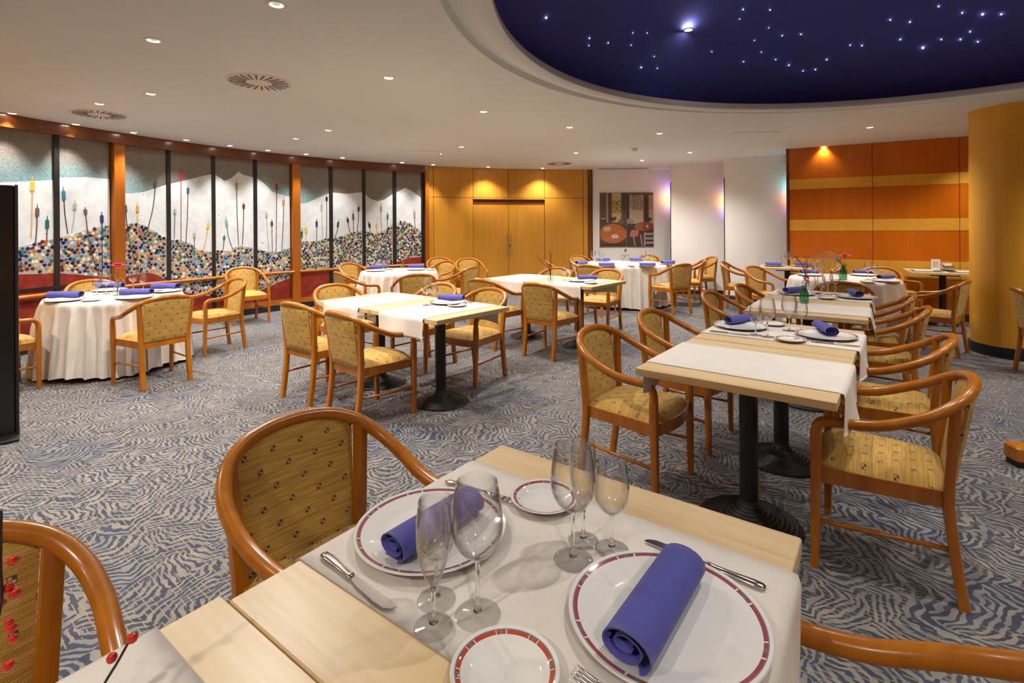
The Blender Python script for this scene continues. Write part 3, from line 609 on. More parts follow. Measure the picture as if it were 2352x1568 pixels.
def diffuser(x, y, r, label, rz=0):
    L = thing('air_diffuser', label, 'ceiling vent', (x, y, H), rz, 'round swirl air diffusers')
    obj('plate', cached(('dp', r), lambda: MB().lathe([(.0005, -.008), (r*.93, -.008), (r, -.002), (r, 0)], 48).mesh('plate', True, angle=30)), M['grille'], L)
    sm = cached(('ds', r), lambda: MB().add([(r*.42, -.004*r/.2, -.0095), (r*.90, .05*r - .010, -.0095), (r*.90, .05*r + .010, -.0095), (r*.42, .006*r/.2 + .002, -.0095)], [(0, 1, 2, 3)]) and None)
    m = MB(); m.prism([(r*.40, -.003), (r*.90, .09*r - .008), (r*.90, .09*r + .008), (r*.40, .006)], -.011, -.0079)
    sm = cached(('ds2', r), lambda: m.mesh('slot', False))
    for i in range(24):
        o = obj('slot', sm, M['grille_dark'], L); o.rotation_euler = (0, 0, 2*PI*i/24)
diffuser(*(-2.168, 4.404), .26, 'round white swirl air diffuser nearest the camera on the ceiling')
diffuser(*(-4.505, 5.598), .26, 'round swirl air diffuser beside the window beam at left')
diffuser(*(0.953, 10.195), .26, 'small far round air diffuser above the wooden double door')
def hatch(p, q, name, label):
    (x0, y0), (x1, y1) = p, q; L = tag(obj(name, bevel_box(-.3, .3, -.3, .3, -.006, 0, .002).mesh(name, False), M['ceiling']), label, 'hatch')
    L.location = ((x0 + x1)/2, (y0 + y1)/2, H); L.rotation_euler = (0, 0, math.atan2(y1 - y0, x1 - x0))
hatch((3.043, 7.227), (3.621, 7.178), 'access_hatch', 'faint square access hatch in the ceiling in front of the cherry wall')
hatch((-1.737, 8.695), (-1.297, 8.714), 'access_hatch', 'faint square access hatch in the ceiling before the honey door')
x, y = (1.989, 8.264)
o = thing('smoke_detector', 'small round smoke detector on the ceiling before the white walls', 'smoke detector', (x, y, H))
obj('base', MB().lathe([(.06, 0), (.06, -.015), (.045, -.02)], 20).mesh('base', True, angle=40), M['grille'], o); obj('sensor', MB().lathe([(.045, -.018), (.04, -.05), (.0005, -.055)], 20).mesh('sensor', True, angle=40), M['grille'], o)
x, y = (2.424, 11.103)
L = thing('linear_grille', 'long thin slot air grille in the ceiling above the café painting', 'ceiling vent', (x, y, H))
obj('frame', bevel_box(-.55, .55, -.06, .06, -.012, 0, .003).mesh('frame', False), M['grille'], L)
for i in range(3): obj('slot', MB().box(-.52, .52, -.04 + i*.032, -.022 + i*.032, -.0135, -.0118).mesh('slot', False), M['grille_dark'], L)

# ------------------------------------------------------------------ bentwood armchair (local +y is the way the sitter faces)
HOOP = [(-.245, .205, .50), (-.245, .205, .555), (-.246, .192, .594), (-.249, .155, .611), (-.254, .080, .616), (-.260, .0, .630), (-.263, -.08, .660), (-.250, -.165, .700), (-.212, -.232, .744), (-.150, -.274, .776), (-.078, -.294, .791), (0, -.300, .795)]
def hoop_path():
    P = HOOP + [(-x, y, z) for x, y, z in reversed(HOOP[:-1])]; return spline(P, 5)
def hoop_at_x(x):
    P = spline(HOOP[7:], 8)
    for a, b in zip(P, P[1:]):
        if a.x <= -abs(x) <= b.x:
            k = (-abs(x) - a.x)/(b.x - a.x); return a.y + (b.y - a.y)*k, a.z + (b.z - a.z)*k
    return P[-1].y, P[-1].z
def seat_outline(n=10, inset=0.0):
    """trapezoid seat, front edge bowed"""
    pts = []
    for i in range(n + 1):
        u = -1 + 2*i/n; pts.append((u*(.240 - inset), .205 - inset + .045*(1 - u*u)))
    pts += [(.19 - inset, -.215 + inset), (-.19 + inset, -.215 + inset)]
    return pts
def chair_meshes():
    q = {}
    q['arm_hoop'] = MB().tube(hoop_path(), .0205, 12).mesh('arm_hoop')
    for s in (-1, 1):
        q['fleg', s] = MB().tube([(s*.240, .212, 0), (s*.242, .208, .20), (s*.245, .205, .42), (s*.245, .205, .53)], [.0145, .0175, .0205, .0195], 12, True, 1.0, (0, 1, 0), True).mesh('leg', True, angle=50)
        q['rleg', s] = MB().tube(spline([(s*.190, -.255, 0), (s*.190, -.232, .16), (s*.190, -.212, .38), (s*.201, -.222, .58), (s*.211, -.232, .738)], 4), .0178, 12, True, 1.12, (0, 1, 0), True).mesh('leg', True, angle=50)
        q['str', s] = MB().tube([(s*.242, .205, .195), (s*.191, -.225, .205)], .0088, 8).mesh('stretcher')
    q['seat_frame'] = MB().prism(seat_outline(), .352, .412).mesh('seat_frame', False)
    def cush(u, v):
        x0 = -1 + 2*u; yb = -.208; fr = .198 + .045*(1 - x0*x0); y = yb + (fr - yb)*v; w = .183 + (.233 - .183)*v
        e = (1 - abs(x0)**5)*(1 - abs(2*v - 1)**5); return (x0*w, y, .411 + .048*max(0, e)**.45)
    q['seat'] = MB().grid(14, 14, cush).mesh('seat', True, uv=lambda c: (c.x + .5, c.y*1.0 + .5))
    def back(side):
        def fn(u, v):
            x0 = -1 + 2*u; e = max(0, 1 - abs(x0)**8)
            wb, wt = .170, .194; x = x0*(wb + (wt - wb)*v)
            hy, hz = hoop_at_x(min(.205, abs(x))); zt = hz - .006; z = .405 + (zt - .405)*v
            yl = -.212 + (-.262 + .212)*v; yc = yl - .030*(1 - x0*x0)*v - .004
            ed = e*max(0, 1 - abs(2*v - 1)**10); return (x, yc + side*(.006 + .011*ed**.5), z)
        return fn
    m = MB(); m.grid(14, 14, back(1)); b = len(m.v); m.grid(14, 14, back(-1))
    n = 15
    for i in range(14):
        for (a, c) in ((i, i+1), (14*n + i, 14*n + i + 1), (i*n, (i+1)*n), (i*n + 14, (i+1)*n + 14)): m.f.append((a, c, b + c, b + a))
    q['backrest'] = m.mesh('backrest', True, uv=lambda c: (c.x + .5, c.z + .016), angle=60)
    return q
def chair(x, y, heading, label, group):
    q = cached('chair', chair_meshes); t = thing('armchair', label, 'armchair', (x, y, 0), math.radians(heading - 90), group)
    obj('arm_hoop', q['arm_hoop'], M['chair_wood'], t)
    for s in (-1, 1):
        obj('leg', q['fleg', s], M['chair_wood'], t); obj('leg', q['rleg', s], M['chair_wood'], t); obj('stretcher', q['str', s], M['chair_wood'], t)
    obj('seat_frame', q['seat_frame'], M['chair_wood'], t); obj('seat', q['seat'], M['fabric'], t); obj('backrest', q['backrest'], M['fabric'], t)
    return t

# ------------------------------------------------------------------ tables and linen
def pedestal(t, r=.225, low=False):
    pr = [(r, .0), (r, .008)]
    for i in range(9):
        a = r - (r - .05)*(i + 1)/9; pr += [(a + .006, .010 + .0075*i), (a, .010 + .0075*(i + 1) + .003)]
    pr += [(.05, .085), (.044, .095), (.041, .11)]
    obj('base', cached(('ped', r), lambda: MB().lathe(pr, 40).mesh('base', True, angle=25)), M['black_metal'], t)
    obj('column', cached('colm', lambda: MB().lathe([(.041, .09), (.041, .695)], 24).mesh('column')), M['black_metal'], t)
    obj('top_plate', cached(('tpl', low), lambda: bevel_box(-.16, .16, -.16, .16, .690, .700 if low else .716, .004).mesh('top_plate', False)), M['black_metal'], t)
def square_table(x, y, deg, label, size=(.786, .786), group='square pedestal tables', foot=.225):
    t = thing('pedestal_table', label, 'table', (x, y, 0), math.radians(deg), group); a, b = size[0]/2, size[1]/2
    obj('tabletop', cached(('top', size), lambda: bevel_box(-a, a, -b, b, .716, .750, .0025).mesh('tabletop', False)), M['maple'], t); pedestal(t, foot); return t
def runner(x, y, deg, label, off=0.0, width=.52, half=.395, hang=(.17, .17), seed=0, corner=0.0, z0=.7515, group='linen table runners'):
    """strip of linen across a table (local x), hanging over both edges"""
    rr = random.Random(seed); ph = rr.random()*6; L0, L1 = hang; tot = L0 + 2*half + L1; nu, nv = 60, 14
    def fn(u, v, dz=0.0):
        s = u*tot - L0 - half; yy = (v - .5)*width
        wob = .004*math.sin(9*yy + ph) 
        if abs(s) <= half: return (s, yy + off, z0 + dz)
        d = abs(s) - half; sg = 1 if s > 0 else -1; r = .012; arc = r*PI/2
        if d < arc:
            a = d/r; return (sg*(half + (r + dz)*math.sin(a)), yy + off, z0 - r + (r + dz)*math.cos(a))
        k = d - arc; fl = k/.17
        bulge = fl*(.018*math.sin(13*yy + ph + sg) + .012 + corner*max(0, (v - .5)*2)*fl)
        return (sg*(half + r + dz + bulge + wob*fl), yy + off*(1) + fl*.006*math.sin(ph), z0 - r - k*(1 - .10*fl*abs(math.sin(7*yy + ph)) - corner*.8*max(0, v - .5)))
    m = MB(); m.grid(nu, nv, lambda u, v: fn(u, v, .0012)); b = len(m.v); m.grid(nu, nv, lambda u, v: fn(u, v, 0))
    w = nu + 1
    for i in range(nu):
        for q in (i, nv*w + i): m.f.append((q, q + 1, b + q + 1, b + q))
    for j in range(nv):
        for q in (j*w, j*w + nu): m.f.append((q, q + w, b + q + w, b + q))
    o = tag(obj('table_runner', m.mesh('table_runner'), M['runner']), label, 'table runner', group); o.location = (x, y, 0); o.rotation_euler = (0, 0, math.radians(deg)); return o
def round_table(x, y, r, label, clabel, seed, folds=20):
    t = thing('round_table', label, 'table', (x, y, 0), 0, 'round dining tables')
    obj('tabletop', MB().lathe([(.0005, .700), (r - .02, .700), (r - .012, .704), (r - .012, .720), (r - .02, .7245), (.0005, .7245)], 48).mesh('tabletop', True, angle=30), M['maple'], t); pedestal(t, .24, True)
    rr = random.Random(seed); ph = [rr.random()*6 for _ in range(4)]; n = 224; m = MB()
    prof = [(0, 0), (.35, 0), (.75, 0), (.97, 0)]
    def fn(u, v):
        a = 2*PI*u; K = 22; j = v*K
        if j <= 3: q = (.001, .4, .8, .985)[int(round(j))]; return (r*q*math.cos(a), r*q*math.sin(a), .7275)
        f = (j - 3)/(K - 3); drop = f*.70
        w1 = math.sin(folds*a + 1.6*math.sin(3*a + ph[0]) + ph[1]); w2 = math.sin(.5*folds*a*1.0 + ph[2]) if folds % 2 == 0 else 0
        amp = .060*min(1, f*2.8)**.9; shp = (1 - 1.7*abs(w1)**.75)*.75 + .3*w2
        rad = r + .006 + .055*f + amp*shp
        zz = .7275 - drop
        if f < .06: rad = r - .004 + .016*(f/.06)
        hem = f*.018*math.sin(5*a + ph[3])
        return (rad*math.cos(a), rad*math.sin(a), max(.012, zz + hem + .012*f))
    m.grid(n, 22, fn, True)
    c = tag(obj('tablecloth', m.mesh('tablecloth'), M['cloth']), clabel, 'tablecloth', 'long round tablecloths'); c.location = (x, y, 0); return t

# ------------------------------------------------------------------ tableware
TZ0 = .7535; TZR = .7285; ZT = TZ0
def plate(x, y, label, big=True, z=None, group=None, rot=0.0, mat=None):
    z = ZT if z is None else z
    def mk():
        if big: pr = [(.0005, .004), (.095, .004), (.105, .0055), (.118, .0105), (.150, .0165), (.1575, .0185), (.1585, .0165), (.150, .0125), (.115, .006), (.10, .0), (.0005, .0)]
        else: pr = [(.0005, .004), (.048, .004), (.054, .006), (.062, .0105), (.0745, .0145), (.0785, .0155), (.0790, .014), (.074, .0105), (.058, .004), (.05, 0), (.0005, 0)]
        me = MB().lathe(pr, 64 if big else 48).mesh('plate', True, angle=60); me.materials.append(mat or M['plate_big' if big else 'plate_small']); return me
    o = tag(obj('dinner_plate' if big else 'bread_plate', cached(('plate', big, mat), mk)), label, 'plate', group); o.location = (x, y, z); o.rotation_euler = (0, 0, rot); return o
def napkin_mesh(L=.222, r0=.0325, seed=1):
    m = MB(); turns = 2.25; n = 46; rr = random.Random(seed); path = []
    for i in range(n + 1):
        a = 2*PI*turns*i/n; r = .007 + (r0 - .007)*i/n; path.append((r*math.cos(a + PI)*1.28, r*math.sin(a + PI)*.86))
    # loose outer flap lying on the plate
    ex, ez = path[-1]; path += [(ex + .008, ez - .0005), (ex + .018, ez), (ex + .028, ez + .0005)] if seed % 2 else [(ex + .008, ez)]
    zb = -min(p[1] for p in path); th = .0019; nl = 12
    def fn(side):
        def g_(u, v):
            k = u*(len(path) - 1); i = min(int(k), len(path) - 2); f = k - i
            p = [path[i][c] + (path[i+1][c] - path[i][c])*f for c in (0, 1)]
            d = (path[i+1][0] - path[i][0], path[i+1][1] - path[i][1]); l = math.hypot(*d) or 1
            nx, nz = d[1]/l, -d[0]/l; sk = .010*(u - .5)
            return ((v - .5)*L + sk*(1 if v > .5 else -1), p[0] + nx*th*side*.5, p[1] + nz*th*side*.5 + zb)
        return g_
    nu = len(path) - 1; m.grid(nu, nl, fn(1)); b = len(m.v); m.grid(nu, nl, fn(-1)); w = nu + 1
    for i in range(nu):
        for q in (i, nl*w + i): m.f.append((q, q+1, b+q+1, b+q))
    for j in range(nl):
        for q in (j*w, j*w + nu): m.f.append((q, q+w, b+q+w, b+q))
    return m.mesh('napkin')
def napkin(x, y, deg, label, z=None, seed=1, group='rolled blue napkins', s=1.0):
    z = ZT + .0065 if z is None else z
    o = tag(obj('rolled_napkin', cached(('nap', seed), lambda: napkin_mesh(seed=seed)), M['napkin']), label, 'napkin', group)
    o.location = (x, y, z); o.rotation_euler = (0, 0, math.radians(deg)); o.scale = (s, s, s); return o
GL = {  # (stem top, bowl profile (r,z)), foot radius
 'large': (.095, [(.0045, .093), (.012, .097), (.027, .108), (.038, .125), (.0435, .147), (.0430, .170), (.0395, .195), (.0345, .222)], .038),
 'small': (.070, [(.0045, .068), (.010, .072), (.022, .083), (.031, .098), (.0350, .118), (.0345, .138), (.0320, .158), (.0295, .175)], .033),
 'flute': (.062, [(.0042, .060), (.007, .068), (.015, .084), (.022, .104), (.0265, .130), (.0275, .155), (.0260, .180), (.0235, .202)], .031)}
def glass(x, y, kind, label, z=None, group='stemmed glasses', mat=None, name='wine_glass'):
    z = ZT if z is None else z; st, bowl, fr = GL[kind]
    if kind == 'flute': name = 'flute_glass'
    t = thing(name, label, 'glass', (x, y, z), 0, group); n = 32
    P = [Vector((r, 0, zz)) for r, zz in bowl]; outer = [(p.x, p.z) for p in spline(P, 4)]; inner = [(max(.0005, r - .0014), zz + (.0016 if i < 6 else 0)) for i, (r, zz) in enumerate(outer)]
    obj('bowl', cached(('bowl', kind), lambda: MB().lathe([(.0005, outer[0][1])] + outer + [(outer[-1][0] + .0003, outer[-1][1] + .0006), (outer[-1][0] - .0006, outer[-1][1] + .0014), (outer[-1][0] - .0014, outer[-1][1] + .0006), (outer[-1][0] - .0014, outer[-1][1] - .0006)] + list(reversed(inner[3:-1])) + [(.0005, inner[3][1] - .004)], n).mesh('bowl')), mat or M['glass'], t)
    obj('stem', cached(('stem', kind), lambda: MB().lathe([(.0005, .0075), (.0075, .0078), (.0050, .013), (.0038, .024), (.0035, st*.6), (.0040, st*.9), (.0050, st), (.0005, st + .0005)], 16).mesh('stem')), mat or M['solid_glass'], t)
    obj('foot', cached(('foot', kind), lambda: MB().lathe([(.0005, .0), (fr, .0), (fr + .0005, .0012), (fr - .002, .002), (fr*.5, .0032), (.010, .0052), (.0005, .008)], n).mesh('foot', True, angle=50)), mat or M['glass'], t)
    return t
def knife(x, y, deg, label, z=TZ0, group='table knives'):
    t = thing('table_knife', label, 'knife', (x, y, z), math.radians(deg), group)
    def hm():
        m = MB(); m.tube([(-.105, 0, .0045), (-.100, 0, .0045), (-.085, 0, .0045), (-.05, 0, .0043), (-.012, 0, .0042), (-.006, 0, .0042), (0, 0, .004)], [.004, .0072, .0082, .0062, .0052, .0068, .0045], 12, True, 1.0); 
        for i, v in enumerate(m.v): m.v[i] = (v[0], v[1]*1.25, .0045 + (v[2] - .0045)*.62)
        return m.mesh('handle')
    def bm():
        ol = [(-.003, -.004), (.03, -.0085), (.08, -.0098), (.105, -.0080), (.118, -.001), (.122, .007), (.112, .0088), (.06, .0078), (-.003, .005)]
        return MB().prism(ol, .0030, .0048).mesh('blade', False)
    obj('handle', cached('kh', hm), M['steel'], t); obj('blade', cached('kb', bm), M['steel'], t); return t
def fork(x, y, deg, label, z=TZ0, group='table forks'):
    t = thing('table_fork', label, 'fork', (x, y, z), math.radians(deg), group)
    def hm():
        m = MB(); m.tube(spline([(-.105, 0, .004), (-.095, 0, .0045), (-.06, 0, .005), (-.01, 0, .0075), (.035, 0, .0085)], 3), [.003, .006, .0085, .0095, .0095, .0088, .0075, .006, .0048, .0042, .004, .0042, .0048][:13], 8)
        for i, v in enumerate(m.v): m.v[i] = (v[0], v[1], v[2])
        return m.mesh('handle')
    def hd():
        m = MB(); m.grid(6, 4, lambda u, v: (.032 + .030*u, (v - .5)*(.008 + .016*min(1, u*2.2)), .0085 - .006*math.sin(u*2.2)))
        m.grid(6, 4, lambda u, v: (.032 + .030*u, (v - .5)*(.008 + .016*min(1, u*2.2)), .0100 - .006*math.sin(u*2.2)))
        for i in range(4):
            yy = -.0098 + .00653*i; m.tube([(.058, yy, .0038), (.075, yy, .0042), (.090, yy, .0065), (.103, yy*.96, .011)], [.0019, .0018, .0015, .0008], 6)
        return m.mesh('head')
    def hflat():
        m = MB(); m.tube([(-.105, 0, .004), (-.097, 0, .0045), (-.08, 0, .0048), (-.04, 0, .0060), (0, 0, .0080), (.034, 0, .0088)], [.0035, .0075, .0088, .0062, .0046, .0050], 10)
        for i, v in enumerate(m.v): m.v[i] = (v[0], v[1]*1.15, .0055 + (v[2] - .0055)*.55)
        return m.mesh('handle')
    obj('handle', cached('fh', hflat), M['steel'], t); obj('head', cached('fd', hd), M['steel'], t); return t
def petals(parent, c, r, mat, n=14, layers=3, name='petal', tilt=.25):
    """daisy-like head of separate petals"""
    def mk():
        m = MB(); m.grid(3, 3, lambda u, v: ((.15 + .85*u), (v - .5)*.42*math.sin(PI*(.12 + .80*u)), .10*math.sin(u*2.6) + .03*(1 - abs(2*v - 1)))); return m.mesh(name)
    me = cached(('petal', name), mk)
    hd = obj('flower_head', cached('fhead', lambda: MB().lathe([(.0005, -.2), (.25, -.1), (.3, .12), (.18, .28), (.0005, .3)], 12).mesh('flower_head')), mat, parent); hd.location = c; hd.scale = (r, r, r)
    for l in range(layers):
        for i in range(n):
            o = obj(name, me, mat, hd); s = 1 - .24*l; o.scale = (s, s, s); o.rotation_euler = (0, -(tilt + .38*l), 2*PI*(i + .5*l)/n)
def vase_mesh(kind):
    pr = {'bottle': [(.0005, .002), (.030, .002), (.034, .008), (.034, .075), (.030, .095), (.016, .118), (.0135, .150), (.0165, .156), (.0150, .157), (.012, .150), (.0145, .118), (.028, .094), (.0315, .075), (.0315, .010), (.0005, .008)],
          'square': [(.0005, .002), (.036, .002), (.040, .010), (.040, .110), (.030, .125), (.022, .135), (.022, .165), (.026, .170), (.024, .171), (.020, .165), (.020, .135), (.028, .123), (.0375, .108), (.0375, .012), (.0005, .010)]}[kind]
    return MB().lathe(pr, 24).mesh('vase_body')
def vase(x, y, label, kind='bottle', mat='glass', s=1.0, z=None, name='flower_vase', cat='vase'):
    z = ZT if z is None else z; t = thing(name, label, cat, (x, y, z)); o = obj('vase_body', cached(('vase', kind), lambda: vase_mesh(kind)), M[mat], t); o.scale = (s, s, s); return t
def stem(t, pts, r, mat, name='stem'): return obj(name, MB().tube(spline(pts, 5), r, 6).mesh(name), mat, t)
def berry_mesh(): return cached('berry', lambda: MB().lathe([(.0005, -1.15), (.55, -.85), (.95, -.2), (.95, .3), (.6, .85), (.0005, 1.1)], 10).mesh('berry'))
def berry(t, p, r, rot=(0, 0, 0)):
    o = obj('berry', berry_mesh(), M['berry'], t); o.location = p; o.scale = (r, r, r*1.15); o.rotation_euler = rot; return o

# ------------------------------------------------------------------ furniture placement
RW = -37.7; FGA = -36.3; R2 = -35.5; MN = 50.3
square_table(.050, .981, FGA, 'near maple table set with two large plates in the foreground')
square_table(-.437, .360, FGA, 'maple table at the bottom left corner joined to the near set table')
square_table(1.113, 2.422, RW, 'bare-topped maple table at the front of the right-hand row')
square_table(1.600, 3.057, RW, 'maple table set with two plates behind the front right-hand table')
square_table(2.335, 4.040, R2, 'maple table with the green berry vase in the right-hand row')
square_table(2.800, 4.690, R2, 'maple table under grey shade at the back of the right-hand row')
square_table(-.579, 4.119, MN, 'maple table set for one in the middle of the room')
square_table(-1.194, 4.630, MN, 'empty maple table joined left of the middle table set for one')
square_table(.80, 6.04, MN, 'maple table set for one behind the middle pair, in front of the painting table')
square_table(.19, 6.55, MN, 'empty maple table standing before the double door')
runner(.050, .981, FGA, 'beige linen runner under the two foreground plates', hang=(.15, .22), seed=1)
runner(-.437, .360, FGA, 'white runner corner at the bottom left of the picture', hang=(.16, .16), seed=2, off=.035)
runner(1.113, 2.422, RW, 'plain white runner on the bare front table of the right-hand row', hang=(.17, .18), seed=3, off=-.005)
runner(1.600, 3.057, RW, 'white runner under the plates on the second right-hand table', hang=(.12, .17), seed=4, off=.03, corner=.0)
runner(2.335, 4.040, R2, 'white runner beside the green berry vase on the third right-hand table', hang=(.14, .17), seed=5)
runner(2.800, 4.690, R2, 'greyish runner on the shaded last table of the right-hand row', hang=(.14, .17), seed=6)
runner(-.579, 4.119, MN, 'white runner with a long front flap on the middle table set for one', hang=(.17, .17), seed=7)
runner(-1.194, 4.630, MN, 'white runner on the empty middle table at left', hang=(.15, .15), seed=8)
runner(.80, 6.04, MN, 'white runner on the single-set table behind the middle pair', hang=(.17, .18), seed=9)
runner(.19, 6.55, MN, 'white runner on the empty table before the double door', hang=(.16, .16), seed=10)
LT, RT, PT, QT = (-4.06, 5.25), (-1.77, 8.01), (2.00, 9.30), (4.20, 6.50)
round_table(*LT, .575, 'round table under the long cloth by the left window', 'long cream cloth with deep folds on the round table by the left window', 11, 14)
round_table(*RT, .582, 'round table near the window corner left of the door', 'long white cloth on the round table near the window corner', 12, 16)
round_table(*PT, .80, 'large round table in front of the café painting', 'long cream cloth on the large round table below the café painting', 13, 22)
round_table(*QT, .605, 'round table at the right before the cherry wall', 'white cloth with shaded front on the round table before the cherry wall', 14, 14)
W1, W2 = (4.335, 8.07), (6.0, 7.14); WA = -29.6
square_table(*W1, WA, 'small table against the left end of the cherry wall', (.78, .66), foot=.17); square_table(*W2, WA, 'small table with cards against the cherry wall beside the pillar', (.80, .66), foot=.17)
BC = 'bentwood armchairs'
for x, y, h, l in [
 (-.472, 1.430, 321, 'large foreground armchair behind the plate with the rolled napkin'),
 (-.930, .772, 320, 'foreground armchair cut by the left edge behind red berries'),
 (.49, .72, 142, 'armchair of which only the hoop shows at the bottom right corner'),
 (-3.357, 4.762, 148, 'armchair with its back to us at the left round table'),
 (-4.478, 4.484, 60, 'armchair half hidden by the black totem at left'),
 (-4.75, 5.85, 319, 'armchair behind the left round table under the window rail'),
 (-3.463, 5.874, 234, 'armchair in side view right of the left round table'),
 (-3.974, 7.676, 312, 'empty armchair standing alone against the window rail'),
 (-1.066, 3.865, 49, 'armchair seen from behind at the near side of the middle table'),
 (-1.609, 4.348, 55, 'leftmost armchair with its back to us at the middle pair of tables'),
 (-1.700, 5.230, 316, 'armchair facing us beyond the left end of the middle pair'),
 (-.902, 5.220, 233, 'armchair behind the wine glasses of the middle table'),
 (-.380, 4.757, 231, 'armchair with a pale seat at the right end of the middle table'),
 (.430, 5.640, 51, 'armchair with its back to us before the single-set table behind the middle pair'),
 (1.17, 6.90, 231, 'armchair at the right end of the single-set table behind the middle pair'),
 (-.195, 6.099, 52, 'armchair with its back to us left of the empty table before the door'),
 (.505, 7.22, 235, 'armchair behind the vase of bare red twigs'),
 (-2.145, 7.112, 38, 'armchair with its back to us left of the round table near the window corner'),
 (-2.45, 8.45, 328, 'armchair between the window rail and the round table near the corner'),
 (-1.33, 6.86, 113, 'armchair with its dark back to us before the round table near the corner'),
 (-1.33, 8.74, 235, 'armchair right of the round table near the corner, facing it'),
 (-1.36, 9.87, 290, 'armchair against the honey wall left of the double door'),
 (-.76, 9.50, 289, 'armchair in front of the left door leaf'),
 (-.90, 7.85, 158, 'armchair in side view, tilted hoop pointing right, left of the door'),
 (.90, 9.25, 5, 'armchair left of the large painting table, behind the red twigs'),
 (1.33, 8.15, 58, 'armchair with its dark back to us at the left of the painting table'),
 (1.50, 10.27, 300, 'armchair behind the left end of the painting table'),
 (2.64, 10.24, 235, 'orange armchair back just showing below the painting at right'),
 (2.55, 8.36, 117, 'armchair with its dark back to us at the right of the painting table'),
 (3.08, 9.12, 165, 'armchair in side view at the right end of the painting table'),
 (3.58, 9.80, 185, 'farthest armchair standing against the middle white wall'),
 (.690, 2.850, 321, 'armchair at the near left corner of the right-hand row'),
 (1.178, 3.447, 322, 'second armchair from the front on the left side of the right-hand row'),
 (1.993, 4.473, 322, 'third armchair from the front on the left side of the right-hand row'),
 (2.513, 4.995, 322, 'fourth armchair from the front on the left side of the right-hand row'),
 (1.548, 2.165, 143, 'large armchair in full side view at the right of the front table'),
 (2.102, 2.899, 142, 'second armchair from the front on the right side of the right-hand row'),
 (2.750, 3.855, 142, 'third armchair from the front on the right side of the right-hand row'),
 (3.157, 4.501, 142, 'fourth armchair from the front on the right side of the right-hand row'),
 (3.70, 7.20, 300, 'armchair left of the round table before the cherry wall'),
 (3.62, 5.60, 55, 'armchair with its back to us in front of the shaded round table'),
 (4.640, 5.650, 128, 'armchair in side view against the honey pillar'),
 (4.97, 6.98, 228, 'armchair facing us behind the round table before the cherry wall'),
 (3.74, 8.38, 326, 'armchair left of the small table before the plain white wall'),
 (4.82, 7.95, 146, 'armchair at the right of the small table behind the dry grass'),
 (5.55, 7.30, 325, 'armchair left of the table with the white cards'),
 (4.94, 4.62, 330, 'armchair cut by the right edge in front of the pillar')]:
    for (tx, ty), tr in ((LT, .575), (RT, .582), (PT, .80), (QT, .605)):      # keep every chair clear of the hanging cloths
        dd = math.hypot(x - tx, y - ty)
        if dd < tr + .33: x, y = tx + (x - tx)*(tr + .33)/dd, ty + (y - ty)*(tr + .33)/dd
    chair(x, y, h, l, BC)

# ------------------------------------------------------------------ foreground table setting
plate(-.175, 1.084, 'large white plate with a wine-red rim, left of the foreground table', rot=.3)
plate(.248, .837, 'large white plate with a wine-red rim at the front right of the foreground table', rot=.9)
plate(.072, 1.205, 'small bread plate with a wine-red rim behind the foreground glasses', False, rot=.5, mat=M['plate_red'])
plate(-.014, .735, 'small bread plate with an orange-red rim at the bottom edge', False, rot=1.55)
napkin(-.166, 1.070, 52, 'rolled blue napkin on the left foreground plate', seed=1, s=1.0)
napkin(.232, .838, 53, 'rolled blue napkin on the right foreground plate, nearest of all', seed=2, s=1.10)
glass(-.131, .829, 'flute', 'slim flute nearest to us at left on the foreground table')
glass(-.135, .889, 'small', 'small wine glass just behind the front flute on the foreground table')
glass(-.061, .854, 'large', 'tall wine glass before the left foreground plate')
glass(.115, .994, 'large', 'tall wine glass of the right trio on the foreground table')
glass(.143, 1.054, 'flute', 'slim flute behind the tall glass of the right trio')
glass(.196, 1.025, 'small', 'small wine glass at the right of the trio on the foreground table')
knife(-.298, .942, -41, 'steel knife on the beige runner left of the foreground flute')
knife(.365, .974, 140.5, 'steel knife behind the right foreground plate')
fork(-.080, 1.243, -30, 'steel fork behind the left foreground plate')
fork(.167, .672, 142, 'steel fork tips at the bottom edge beside the right foreground plate')
# twigs with red berries in a vase at the bottom left corner (its jar stands below the frame)
t = vase(-.545, .50, 'thin twigs with red berries at the bottom left corner', 'bottle', 'glass', 1.0, TZ0, 'berry_twigs', 'twigs')
o0 = Vector((-.545, .50, TZ0))
TW = []
def tw(pts, r=.0022): TW.append(None); TW[-1] = obj('twig', MB().tube(spline([Vector(p) - o0 for p in pts], 5), r, 6).mesh('twig'), M['twig'], t); return TW[-1]
tw([(-.545, .50, .78), (-.548, .505, .91), (-.605, .60, .95), (-.618, .615, 1.00), (-.622, .62, 1.06)], .0026)
tw([(-.545, .50, .78), (-.53, .52, .845), (-.480, .572, .868), (-.463, .588, .892), (-.448, .60, .924)], .0017)
for p, r in [((-.606, .62, 1.000), .0062), ((-.613, .62, .967), .0064), ((-.604, .62, .960), .0064), ((-.622, .62, .948), .006), ((-.609, .62, .918), .006), ((-.612, .62, .925), .0052), ((-.607, .62, .905), .0056), ((-.613, .62, .872), .0066), ((-.4475, .60, .921), .0060), ((-.468, .595, .902), .0058)]:
    berry(TW[1] if p[0] > -.5 else TW[0], Vector(p) - o0, r, (.4, .6, 0))

